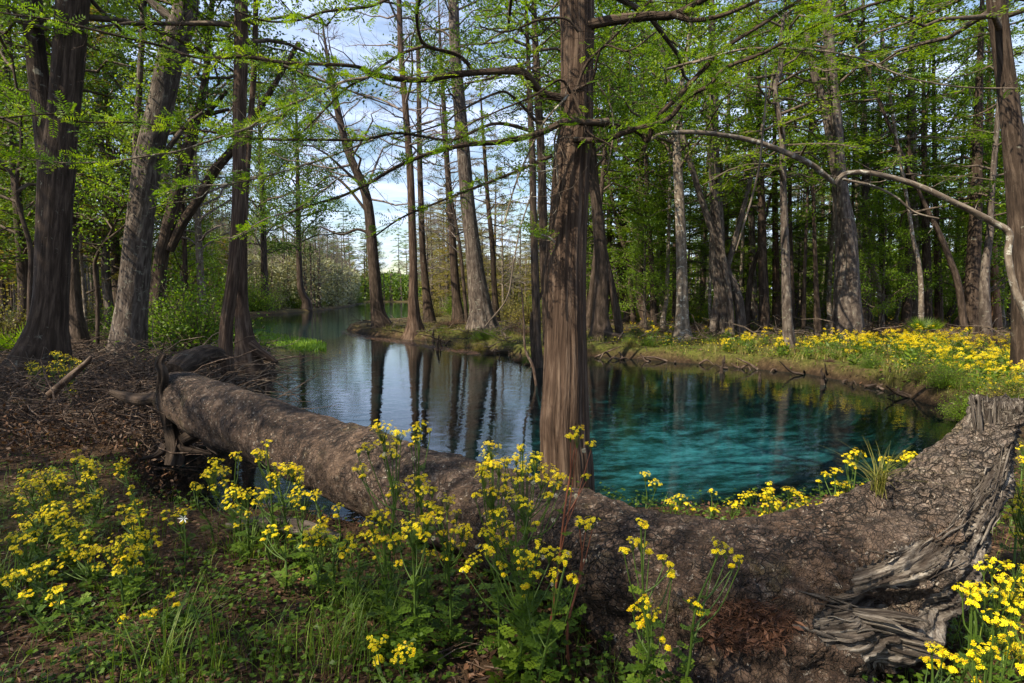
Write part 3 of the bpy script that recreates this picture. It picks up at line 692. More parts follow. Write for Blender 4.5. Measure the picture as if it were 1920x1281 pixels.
def put_shrub(key, x, y, label, group, s=1.0, z=None, name='shrub'):
    t = thing(name, (x, y, max(hz(x, y), 0) if z is None else z), label, 'shrub', group, rng.uniform(0, 6.28), s)
    link_local('stems', PS[key][0], t); link_local('foliage', PS[key][1], t); return t
# ---------------------------------------------------------------- the trees one can tell apart
# left bank
px_tree('cypress_tree', 'massive forked cypress with a flared base at the left edge, yellow flowers at its foot',
  [(68,712,84),(78,672,62),(89,610,42),(95,555,37),(101,450,37),(108,330,38),(118,230,33),(128,120,34),(137,0,34)], 10.2, 'brown_bark', 13, 'cyp', 6.5, 3.0,
  'forest_leaf', 34, 10, 5, .10, 21, stems=[[(98,330,27),(82,210,21),(68,100,20),(58,0,20)]], fk=9, famp=.30, fh=.8, n=30, rough=.04, step=.15)
px_tree('cypress_tree', 'dark flared cypress standing directly behind the massive forked one at the left edge',
  [(152,632,27),(142,590,17),(137,500,13),(136,400,11),(134,280,10)], 15.5, 'dark_bark', 15, 'cyp', 6, 3.0, 'deep_leaf', 34, 10, 5, .12, 22, step=.2)
px_tree('hardwood_tree', 'thick grey mottled tree leaning right, second large trunk from the left edge',
  [(239,640,43),(247,580,33),(257,470,29),(269,380,27),(279,300,28),(300,200,26),(320,110,26),(345,30,25),(352,-20,24)], 14.0, 'grey_bark', 17, 'broad', 7.5, 4.0,
  'deep_leaf', 40, 11, 6, .11, 23, fk=6, famp=.2, n=26, rough=.05, step=.2,
  branches=[[(330,40,12),(300,18,9),(270,-10,7)], [(262,360,8),(255,280,7),(262,150,6),(270,0,6)], [(300,300,6),(345,240,5),(380,210,3)]])
px_tree('hardwood_tree', 'forked brown tree leaning right behind the thick grey mottled trunk',
  [(288,604,20),(300,500,15),(315,430,14),(338,340,14),(358,260,13),(377,190,9),(388,130,7),(392,60,6)], 18.0, 'brown_bark', 14, 'broad', 6.5, 3.4, 'deep_leaf', 34, 10, 5, .12, 24,
  stems=[[(318,470,9),(345,415,9),(375,370,9),(402,320,10),(436,280,8),(480,215,6),(520,150,5),(560,80,4)], [(360,240,6),(395,205,5),(425,170,4)], [(366,225,6),(390,215,5),(430,205,3)]], rough=.04, step=.25)
px_tree('cypress_tree', 'twin stemmed cypress with pale lower bark standing at the edge of the left bank',
  [(423,708,20),(423,650,15),(426,600,14),(437,520,13),(443,450,13),(446,400,13),(449,300,13),(450,200,14),(452,100,14),(452,0,13)], 10.6, 'cypress_bark', 12, 'cyp', 6.5, 2.8, 'forest_leaf', 30, 10, 5, .09, 25,
  stems=[[(466,668,34,11.6),(457,625,19),(452,570,14),(453,500,12),(457,400,9),(463,300,8),(472,200,6),(478,100,6),(480,0,5)]], fk=7, famp=.22, fh=.4, n=22, rough=.06, step=.12)
simple_log('bent_trunk', 'thick curved piece of trunk lying between the twin stemmed cypress and the broken stub', 'fallen log',
  [(412,668,10.3,13),(390,664,9.9,17),(365,672,9.4,20),(345,684,8.9,22),(325,702,8.4,20)], M['brown_bark'], 18, .06)
simple_log('tree_root', 'long dark root sloping from the twin stemmed cypress down to the water', 'root',
  [(470,650,11.6,16),(490,662,11.5,10),(508,672,11.4,6),(520,680,11.3,3)], M['cypress_bark'], 12, .08)
px_tree('sapling', 'slender crooked dark sapling left of the massive forked cypress', [(50,640,7),(56,560,6),(58,470,6),(42,410,5),(30,350,5),(40,280,4),(36,200,3),(24,120,3)], 12.0, 'dark_bark', 9.5, 'broad', 3.6, 2.0, 'forest_leaf', 26, 9, 5, .08, 26, famp=.1, n=8, gap=.2)
px_tree('sapling', 'slender crooked sapling with green leaves between the two largest left hand trunks', [(180,625,5),(183,560,4),(178,490,4),(200,450,3),(218,415,2)], 14.5, 'dark_bark', 7.5, 'broad', 3.2, 1.8, 'lime_leaf', 24, 9, 5, .08, 27, famp=.1, n=8)
# the spit across the water
px_tree('cypress_tree', 'leaning dark cypress at the very tip of the low spit', [(716,612,22),(708,580,14),(701,500,11.5),(692,400,10),(681,350,9),(655,290,8),(636,220,7),(625,160,5)], 30, 'dark_bark', 16, 'bare', 7, 4.0, nb=36, K=0, seed=31, fk=8, famp=.3, fh=1.4,
  branches=[[(696,440,3),(670,430,2.5),(640,440,2),(600,425,1.5)], [(690,400,3),(650,350,2.5),(620,330,2),(590,350,1.2)]])
px_tree('cypress_tree', 'straight cypress with deeply fluted base, right beside the leaning one on the spit', [(779,631,24),(777,600,13),(775,560,9.5),(775,500,8),(772,400,7.5),(768,300,7),(760,200,6),(752,100,5.5),(748,0,5)], 26.5, 'cypress_bark', 22, 'bare', 8, 3.6, nb=40, K=0, seed=32, fk=11, famp=.55, fh=1.2, n=26)
px_tree('cypress_tree', 'slim straight cypress standing just behind the fluted one on the spit', [(806,604,13),(800,550,8),(793,480,6.3),(790,400,6),(787,300,5.3),(785,150,4.5),(783,40,4)], 34, 'brown_bark', 24, 'bare', 9, 3.4, nb=40, K=0, seed=33)
px_tree('cypress_tree', 'slim cypress with flared foot left of the broad ribbed trunk on the spit', [(861,607,15),(856,560,9),(850,480,8),(845,400,6.5),(838,300,5.5),(832,200,4.5)], 32, 'brown_bark', 18, 'bare', 5, 3.2, nb=40, K=0, seed=34)
px_tree('cypress_tree', 'broadest ribbed cypress in the middle of the spit with roots spread at its foot', [(905,622,36),(902,585,23),(893,520,18),(885,450,15),(877,380,14),(870,300,13),(862,200,12),(855,120,11),(850,0,10)], 27, 'grey_bark', 23, 'broad', 10.5, 3.4, 'deep_leaf', 44, 11, 6, .13, 35, fk=10, famp=.5, fh=1.2, n=28, gap=.1)
px_tree('cypress_tree', 'thin straight tree right of the broadest ribbed cypress on the spit', [(931,600,8),(927,540,5.5),(922,450,5),(915,380,4.2),(908,280,3.5)], 36, 'brown_bark', 15, 'cyp', 5, 2.6, 'olive_leaf', 34, 10, 3, .11, 36)
px_tree('cypress_tree', 'very thin stem between the slim flared cypress and the broadest ribbed one', [(876,606,4),(868,520,3.5),(862,460,3),(850,390,2.5),(838,310,2)], 31, 'dark_bark', 12, 'bare', 4, 1.8, nb=24, K=0, seed=37)
px_tree('hardwood_tree', 'slim dark trunk with a climbing root, left of the big foreground cypress', [(1010,692,15),(1006,640,10),(1006,600,8.5),(1003,500,8),(1000,400,7),(998,300,6.5),(994,200,5.5),(990,100,4)], 15.8, 'dark_bark', 12, 'cyp', 7.5, 2.4, 'forest_leaf', 30, 9, 5, .09, 38,
  stems=[[(1006,640,5),(996,610,3.5),(1003,580,3),(1016,548,3),(1020,500,2.5)]])
px_tree('hardwood_tree', 'pale brown trunk squeezed between the slim dark one and the big foreground cypress', [(1028,640,11),(1024,560,9),(1020,500,9),(1018,400,8.5),(1015,300,8),(1010,200,7.5),(1005,100,6.5)], 19, 'brown_bark', 14, 'cyp', 8, 2.4, 'forest_leaf', 30, 9, 5, .1, 39)
# right bank
px_tree('cypress_tree', 'dark trunk with long side root, first beyond the right side of the big foreground cypress', [(1128,628,26),(1126,600,17),(1127,560,15),(1128,500,13.5),(1122,420,12),(1115,350,9.5),(1112,300,8)], 21.5, 'dark_bark', 14, 'broad', 6.5, 3.0, 'forest_leaf', 38, 10, 6, .12, 41,
  stems=[[(1164,594,9),(1150,555,8),(1138,500,8),(1128,450,7)]], fk=6)
simple_log('tree_root', 'long low dark root lying right of the first dark trunk on the far bank', 'root', [(1128,624,21.3,12),(1150,630,21,7),(1175,631,20.8,4),(1195,632,20.7,2)], M['dark_bark'], 10, .08)
px_tree('cypress_tree', 'clean smooth slender trunk with small flared foot alone near the far water edge', [(1280,636,22),(1279,612,15),(1279,560,12),(1278,500,11),(1275,400,10),(1270,300,9),(1266,240,8),(1272,190,6),(1285,120,5)], 20.5, 'pale_bark', 13, 'broad', 6.3, 3.0, 'forest_leaf', 36, 10, 6, .11, 42, fk=7, famp=.25, rough=.02)
px_tree('hardwood_tree', 'slender lichen speckled trunk standing among the yellow flowers of the far bank', [(1479,648,14),(1476,600,10.5),(1473,500,9),(1470,400,7.5),(1468,330,6.5),(1466,250,6),(1453,170,6),(1463,130,5.5),(1466,60,4)], 17.8, 'grey_bark', 12, 'cyp', 5.5, 3.0, 'forest_leaf', 36, 10, 5, .1, 43)
px_tree('cypress_tree', 'thickest pale double trunk in the right hand wood, sunlit on its left face', [(1590,618,36),(1588,580,29),(1587,500,25),(1584,430,22),(1577,370,17.5),(1572,300,13),(1568,220,11),(1558,130,11),(1552,40,11),(1545,-30,10)], 20.5, 'grey_bark', 22, 'cyp', 8.5, 3.6, 'forest_leaf', 42, 11, 5, .12, 44,
  stems=[[(1606,622,18,20.2),(1600,560,14),(1594,480,13),(1586,420,12)], [(1578,380,10),(1562,290,9),(1546,200,8.5),(1530,150,8),(1518,100,6),(1512,60,5)]], fk=8, famp=.3, n=24)
px_tree('cypress_tree', 'tall dark trunk leaning left at the right edge', [(1936,640,44),(1928,570,36),(1920,500,30),(1912,400,26),(1903,300,24),(1893,200,22),(1880,100,20),(1868,0,20)], 11.0, 'brown_bark', 13, 'cyp', 6.8, 3.0, 'forest_leaf', 30, 10, 5, .09, 45, n=24, rough=.04)
px_tree('hollow_tree', 'hollow based tree with split dark flared foot in the right hand wood', [(1362,592,14),(1352,540,15),(1347,500,16),(1344,430,14),(1341,350,12),(1338,270,11),(1337,180,10)], 24, 'grey_bark', 17, 'cyp', 6, 3.4, 'forest_leaf', 40, 10, 5, .12, 46,
  stems=[[(1338,590,9,24),(1347,560,9),(1356,530,8),(1362,508,6)], [(1392,596,10,23.7),(1385,565,10),(1374,530,9),(1362,505,8)], [(1374,602,6,23.4),(1369,565,6),(1364,530,6),(1360,505,5)]], rough=.08)
mid = [  # (base x, base y, r, top points, distance, bark, crown, label)
 ([(1226,592,8),(1224,540,6),(1220,470,5),(1214,390,4.5),(1212,320,4)], 27, 'dark_bark', 'forest_leaf', 'thin dark trunk midway between the big foreground cypress and the clean slender one'),
 ([(1240,574,5),(1238,520,3.5),(1235,470,3)], 33, 'pale_bark', 'forest_leaf', 'very thin pale trunk just left of the clean slender one'),
 ([(1400,592,7),(1405,540,6),(1412,500,5),(1424,465,3.5),(1430,430,3)], 26, 'dark_bark', 'forest_leaf', 'dark slanting trunk just right of the hollow based tree'),
 ([(1415,578,10),(1411,520,8),(1410,450,7),(1408,380,6)], 29, 'grey_bark', 'deep_leaf', 'grey straight trunk behind the dark slanting one'),
 ([(1434,594,13),(1432,550,10.5),(1430,480,9),(1428,400,8),(1425,300,7)], 25.5, 'brown_bark', 'forest_leaf', 'stout brown trunk left of the lichen speckled slender one'),
 ([(1458,576,10),(1455,530,7.5),(1454,460,6.5),(1453,380,6)], 30, 'cypress_bark', 'forest_leaf', 'brown trunk touching the left side of the lichen speckled one'),
 ([(1486,592,7),(1484,520,5),(1482,440,4.5)], 27, 'dark_bark', 'deep_leaf', 'thin shadowed trunk touching the right side of the lichen speckled one'),
 ([(1508,598,5),(1508,540,4),(1510,470,3.5),(1513,400,3)], 25, 'dark_bark', 'lime_leaf', 'thin dark pole between the lichen speckled trunk and the thickest double trunk'),
 ([(1535,598,9),(1531,560,6),(1529,500,4.5),(1527,430,4)], 24, 'brown_bark', 'lime_leaf', 'slender tapering brown trunk just left of the thickest double trunk'),
 ([(1626,582,11),(1625,520,9.5),(1624,450,8.5),(1623,350,8),(1620,250,7)], 27, 'grey_bark', 'forest_leaf', 'straight trunk close to the right side of the thickest double trunk'),
 ([(1656,584,10),(1655,520,7),(1653,450,6.5),(1652,380,6)], 29, 'brown_bark', 'deep_leaf', 'brown trunk second to the right of the thickest double trunk'),
 ([(1656,588,6),(1648,540,5.5),(1636,505,4.5),(1622,480,3.5)], 25, 'pale_bark', 'lime_leaf', 'pale crooked stem leaning left across the trunks right of the double trunk'),
 ([(1700,592,14),(1702,540,8),(1704,480,7),(1703,400,6.5)], 25, 'dark_bark', 'forest_leaf', 'dark trunk with a root spread left beneath the pale mottled stem'),
 ([(1716,590,13),(1715,540,11),(1714,450,9.5),(1712,330,8.5),(1710,200,8)], 26, 'pale_bark', 'forest_leaf', 'tall pale trunk rising high in the middle of the right hand wood'),
 ([(1729,594,7),(1727,540,5.5),(1722,490,5),(1712,450,4.5),(1705,400,4)], 22, 'pale_bark', 'lime_leaf', 'crooked pale mottled stem in front of the brown trunks'),
 ([(1740,584,12),(1738,520,9.5),(1736,430,8.5),(1734,350,7)], 25, 'brown_bark', 'forest_leaf', 'brown trunk touching the right side of the pale mottled stem'),
 ([(1763,582,10),(1760,540,8.5),(1757,470,7),(1755,390,6)], 27, 'cypress_bark', 'deep_leaf', 'reddish brown trunk with a pale streak left of the leaning dark one'),
 ([(1812,592,9),(1798,540,8),(1782,490,7),(1762,440,6),(1742,400,5),(1728,370,4)], 22, 'dark_bark', 'forest_leaf', 'dark trunk leaning strongly left near the right edge'),
 ([(1826,596,20),(1824,550,17),(1826,480,15),(1830,400,13),(1832,330,12),(1834,240,10)], 23, 'brown_bark', 'forest_leaf', 'thick brown trunk right of the strongly leaning dark one'),
 ([(1852,602,13),(1846,560,12),(1848,500,10),(1856,440,8),(1858,380,7)], 21.5, 'grey_bark', 'deep_leaf', 'crooked grey trunk between the thick brown and the orange one'),
 ([(1872,592,12),(1866,540,9.5),(1863,480,8.5),(1860,400,8)], 26, 'orange_bark', 'forest_leaf', 'orange brown smooth trunk near the right edge'),
 ([(1602,585,7),(1606,500,6),(1609,420,5),(1605,300,5),(1602,200,4.5),(1600,100,4)], 33, 'pale_bark', 'forest_leaf', 'tall narrow pale trunk showing above and behind the thickest double trunk'),
 ([(1100,640,9),(1108,560,6),(1116,480,5)], 26, 'dark_bark', 'forest_leaf', 'thin dark trunk hard against the right side of the big foreground cypress'),
 ([(1188,590,6),(1182,530,5),(1172,470,4),(1160,430,4)], 31, 'dark_bark', 'deep_leaf', 'thin dark trunk bending left, right of the first dark trunk of the far bank'),
]
for k, (pts, Y, bk, lf, lab) in enumerate(mid):
    px_tree('forest_tree', lab, pts, Y, bk, 15 + (k * 37 % 5), 'cyp' if k % 4 else 'broad', 4.2 + (k * 29 % 5) * .7, 2.6, lf, 30, 10, 5, .125, 60 + k, n=14, group='trees of the right hand wood')

# ---------------------------------------------------------------- trees in the depth of the wood
r = np.random.RandomState(12)
LM_ = [(60,'the massive forked cypress'),(245,'the thick mottled trunk'),(330,'the leaning brown stems'),(440,'the twin stemmed cypress'),(570,'the bed of water grass'),(715,'the leaning spit cypress'),
 (778,'the fluted spit cypress'),(900,'the broadest spit cypress'),(1060,'the big foreground cypress'),(1128,'the first dark trunk'),(1280,'the clean slender trunk'),(1365,'the hollow based tree'),
 (1478,'the lichen speckled trunk'),(1590,'the thickest double trunk'),(1716,'the tall pale trunk'),(1826,'the thick brown trunk'),(1920,'the right edge trunk')]
ORD = ['nearest', 'second', 'third', 'fourth', 'fifth', 'sixth', 'seventh', 'eighth', 'ninth', 'tenth']
def relabel(items, noun):
    bk_ = {}
    for t, px, Y in items:
        a = min(LM_, key=lambda q: abs(q[0] - px)); bk_.setdefault((a[1], px < a[0]), []).append((Y, t))
    for (nm, left), L_ in bk_.items():
        L_.sort(key=lambda q: q[0])
        for i, (Y, t) in enumerate(L_): t['label'] = '%s %s, just %s of %s' % (ORD[min(i, 9)], noun, 'left' if left else 'right', nm)
def scatter(n, x0f, x1f, Y0, Y1, mind, keys, name, label, group, smin=.8, smax=1.2, shore=1.0, done=[]):
    k = 0; tries = 0; pts = []; its = []
    while k < n and tries < n * 60:
        tries += 1
        Y = math.sqrt(r.uniform(Y0 ** 2, Y1 ** 2)); px = r.uniform(x0f, x1f); x = (px - 960) / F * Y
        if float(sdist(np.array([x]), np.array([Y]))[0]) < shore: continue
        if any((x - a) ** 2 + (Y - b) ** 2 < mind ** 2 for a, b in pts): continue
        pts.append((x, Y)); k += 1
        its.append((put_tree(keys[r.randint(len(keys))], x, Y, name, label, group, r.uniform(smin, smax)), px, Y))
    relabel(its, label)
scatter(32, 1080, 2050, 29, 50, 2.8, ['cypA', 'cypB', 'cypD', 'cypB', 'bareB', 'cypD'], 'background_tree', 'narrow green tree deep in the wood', 'trees deep in the right hand wood')
scatter(16, 1120, 2050, 24, 34, 3.0, ['cypD', 'broB', 'cypD'], 'understory_tree', 'small leafy understory tree', 'understory trees of the right hand wood', .6, .95, 2)
scatter(80, 1090, 2080, 25, 56, 1.2, ['pole', 'poleB', 'pole'], 'slender_tree', 'slim pole like tree', 'slim pole like trees of the right hand wood', .8, 1.25)
scatter(26, -100, 420, 20, 50, 1.6, ['pole', 'poleB'], 'slender_tree', 'slim left bank pole tree', 'slim pole like trees behind the left bank', .7, 1.1)
scatter(14, 1000, 2050, 95, 120, 5, ['cypA', 'cypC', 'broA'], 'background_tree', 'very distant green tree', 'farthest trees of the right hand wood', 1.1, 1.5)
scatter(36, -120, 430, 22, 62, 3.0, ['bareB', 'broA', 'broB', 'oliA', 'bareA', 'cypB'], 'background_tree', 'tree behind the left bank', 'trees behind the left bank', .8, 1.15)
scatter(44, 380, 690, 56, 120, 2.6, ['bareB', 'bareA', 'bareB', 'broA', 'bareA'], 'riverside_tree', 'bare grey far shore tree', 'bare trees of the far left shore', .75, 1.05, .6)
scatter(34, 790, 1060, 40, 85, 3.0, ['oliA', 'bareB', 'oliA', 'bareA'], 'riverside_tree', 'olive and tan tree behind the spit', 'olive trees behind the spit', .5, .9, .6)
scatter(26, 600, 900, 160, 260, 6, ['broA', 'cypA', 'oliA'], 'distant_tree', 'distant channel end tree', 'trees at the far end of the channel', 1.2, 1.7, 2)
for i, (px, Y, s, key) in enumerate([(30,20,.9,'broA'),(215,24,.95,'broA'),(350,26,.9,'broB'),(500,64,1.9,'broA'),(575,72,2.0,'broA'),(-60,16,.9,'cypB'),(120,27,1.2,'broA'),(1180,34,1.3,'broA'),(1060,40,1.3,'broA')]):
    x = (px - 960) / F * Y
    put_tree(key, x, Y, 'hardwood_tree', ['leafy tree far behind the sapling at the left edge', 'leafy tree seen between the massive forked and the thick mottled trunk', 'bright leafy tree behind the pair of leaning brown stems', 'tall leafy tree whose crown fills the sky right of the twin stemmed cypress', 'tall leafy tree overhanging the left side of the channel',
      'feathery tree just outside the left edge reaching in', 'tall leafy tree directly behind the massive forked cypress', 'tall dark leafy crown high behind the right side of the big foreground cypress', 'tall leafy crown high behind the big foreground cypress'][i], None, s)
# shrubs
def shr(key, px, Y, s, label, group=None): 
    x = (px - 960) / F * Y; return put_shrub(key, x, Y, label, group, s)
shr('lime', 368, 15.5, 1.25, 'bright sunlit green bush filling the gap left of the twin stemmed cypress')
shr('lime', 320, 17, 1.0, 'bright green bush behind the foot of the leaning brown tree')
shr('lime', 474, 62, 2.2, 'bright green bush just right of the twin stemmed cypress across the water')
shr('green', 540, 73, 1.8, 'mid green bush at the water on the far left shore')
FS = []
for px, Y in [(440,57),(510,64),(565,76),(585,82),(610,88),(630,98),(652,112),(668,130),(600,96),(530,82),(480,76),(555,90)]: FS.append((shr(['lime','green','mauve','olive'][px // 5 % 4], px, Y + 3, 1.7, 'low bush', 'bushes of the far left shore'), px, Y))
relabel(FS, 'low far shore bush')
FS = []
for px, Y in [(20,17),(-30,20),(90,24),(210,26),(170,32),(300,34),(60,34),(390,33),(250,22)]: FS.append((shr(['dark','green','olive'][px % 3], px, Y, 1.0, 'bush', 'bushes behind the left bank'), px, Y))
relabel(FS, 'shadowy bush behind the left bank')
FS = []
for px, Y in [(810,44),(850,48),(960,38),(990,32),(930,50),(1000,44),(880,60)]: FS.append((shr(['olive','lime','green'][px % 3], px, Y, 1.0, 'bush', 'bushes behind the spit'), px, Y))
relabel(FS, 'olive green bush behind the spit')
FS = []
for k in range(30):
    px = r.uniform(1110, 2000); Y = r.uniform(29, 58); FS.append((shr(['green','lime','lime','lime'][k % 4], px, Y, r.uniform(.7, 1.3), 'bush', 'bushes in the right hand wood'), px, Y))
relabel(FS, 'leafy bush between the trunks')
FS = []
for px, Y, s in [(850,29,.7),(835,28,.6),(990,23,.6),(960,26,.6),(1320,25,.7),(1300,24,.6),(1690,21,.8),(1720,20.5,.7),(1660,22,.7),(1780,21,.7),(1190,24,.6),(1230,25,.5),(1350,24.5,.6),(1640,23,.6),(1860,19,.6)]:
    FS.append((shr('dead', px, Y, s, 'brush', 'brown brush on the far bank'), px, Y))
relabel(FS, 'low brown brushy tangle')

# unseen trees added behind and beside the camera to dapple and darken the foreground
for i, (x, y, key, s_, lab) in enumerate([(-3.2,-5.5,'cypA',.9,'unseen feathery cypress added for shade behind the viewpoint, nearest of the pair'),(-9.5,1.5,'openA',1.0,'unseen thin crowned tree added for shade left of the viewpoint'),(-7.0,-3.2,'openA',.9,'unseen thin crowned tree added for shade close on the left behind the viewpoint'),
   (-1,-9,'cypA',1.0,'unseen tall cypress added for shade straight behind the viewpoint'),(4.5,-6,'broA',1.0,'unseen leafy tree added for shade to the right behind the viewpoint'),(8.5,-2,'cypA',1.0,'unseen tall cypress added for shade right of the viewpoint'),(-13,-4,'openA',1.2,'unseen tall thin crowned tree added for shade farthest left behind the viewpoint'),
   (2,-13,'cypC',1.0,'unseen deep green cypress added for shade far behind the viewpoint'),(-6,-11,'cypA',1.1,'second unseen tall cypress added for shade far behind the viewpoint'),(-15,3,'broA',1.2,'unseen leafy tree added for shade well left of the viewpoint'),(11,3.0,'broA',1.0,'unseen leafy tree added for shade well right of the viewpoint')]):
    put_tree(key, x, y, 'forest_tree', lab, 'unseen trees added round the viewpoint for shade', s_)
put_tree('openB', -4.3, .3, 'forest_tree', 'unseen small leafy tree added for shade close on the left of the viewpoint', 'unseen trees added round the viewpoint for shade', .8)  # unseen tree added to throw broken shade over the log
# far-off wood that reads as one mass
def woods(n, Y0, Y1, px0, px1, hf, mat, label):
    g = np.random.default_rng(int(Y0)); px = g.uniform(px0, px1, n); Y = g.uniform(Y0, Y1, n); x = (px - 960) / F * Y
    k = sdist(x, Y) > .5; x, Y, px = x[k], Y[k], px[k]; n = len(x)
    top = hf(px) * (.75 + .25 * wav(px * .05, Y * .1, 1.0, 8, 3)) * Y / F; z = .3 + top * g.random(n) ** .8
    mb = MB(); s_ = Y * .0035; leafq(mb, np.stack([x, Y, z], 1), nrm(g.normal(size=(n, 3))), nrm(g.normal(size=(n, 3))), s_ * g.uniform(.6, 1.6, n) * 1.25, s_ * .75)
    kk = g.random(n) < .003; P0 = np.stack([x, Y, .2 + 0 * x], 1)[kk]; strips(mb, P0, P0 + np.array([0, 0, 1.]) * (top[kk] * 1.15)[:, None], Y[kk] * .0022, 1, .01, 3)
    tag(mb.build('distant_woods', [M[mat], M['grey_bark']], smooth=False), label, 'woods', kind='stuff')
woods(80000, 66, 71, 1090, 2100, lambda p: 150 + 0 * p, 'lit_back_leaf', 'far-off mass of trees filling the back of the right hand wood')
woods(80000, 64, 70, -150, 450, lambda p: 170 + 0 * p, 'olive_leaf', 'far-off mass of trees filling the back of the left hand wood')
woods(110000, 72, 150, 430, 700, lambda p: np.interp(p, [430, 600, 690], [150, 130, 60]), 'hazy_leaf', 'far-off greyish wood along the left shore of the channel')
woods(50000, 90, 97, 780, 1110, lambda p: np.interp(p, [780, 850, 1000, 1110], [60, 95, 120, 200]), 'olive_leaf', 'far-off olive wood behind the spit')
woods(30000, 175, 260, 560, 920, lambda p: 60 + 0 * p, 'deep_leaf', 'far-off dark wood closing the end of the channel')

FS = []
for k in range(64):
    px = r.uniform(1100, 1925); t_ = r.random() ** 1.3; edge_y = np.interp(px, [1110, 1300, 1520, 1700, 1925], [668, 680, 700, 738, 800]); py = edge_y - 3 - t_ * 45
    p = ground_hit(px, py)
    if float(sdist(np.array([p[0]]), np.array([p[1]]))[0]) < .05: continue
    FS.append((shr(['olive', 'lime', 'green', 'dead', 'olive'][k % 5], px, p[1], r.uniform(.10, .26), 'clump', 'low leafy clumps of the far bank'), px, p[1]))
for k in range(16):
    px = r.uniform(830, 1000); py = np.interp(px, [830, 900, 1000], [640, 652, 668]) - r.uniform(2, 22); p = ground_hit(px, py)
    FS.append((shr(['olive', 'dead', 'green'][k % 3], px, p[1], r.uniform(.12, .28), 'clump', 'low leafy clumps of the far bank'), px, p[1]))
relabel(FS, 'low leafy clump on the bank')
# ---------------------------------------------------------------- the big foreground cypress and its limbs
T0Y = 5.67
P, Rr, g = path_world([(1064,930,60),(1062,880,54),(1059,830,50),(1058,790,50),(1060,740,46),(1060,700,44.5),(1061,600,41),(1062,500,40),(1067,400,37.5),(1072,300,36),
   (1080,235,33),(1081,150,31.5),(1082,60,33),(1081,0,34)], T0Y, 11, .5); Rr = Rr * .96
big = thing('cypress_tree', (P[0][0], T0Y, 0.0), 'big brown cypress rising from the water right behind the fallen log, centre of the picture', 'tree')
mb = MB(); tube(mb, P, Rr, 220, .045, flute=lambda th, s: 1 + .08 * np.exp(-s / 1.0) * np.sin(7 * th + 1) + .020 * np.sin(13 * th + .5 * np.sin(s * 2)) + .02 * np.sin(3 * th + s)
   + .016 * np.abs(np.sin(17 * th + .9 * np.sin(s * 1.3 + 2 * th) + s * .25)) + .010 * np.abs(np.sin(29 * th + 1.1 * np.sin(s * 3.1 + 3 * th))) + .006 * np.sin(47 * th + 1.5 * np.sin(s * 5 + 5 * th)), rough=.012, freq=2, seed=2)
mb.build('trunk', M['cypress_bark'], big)
rb = np.random.default_rng(99)
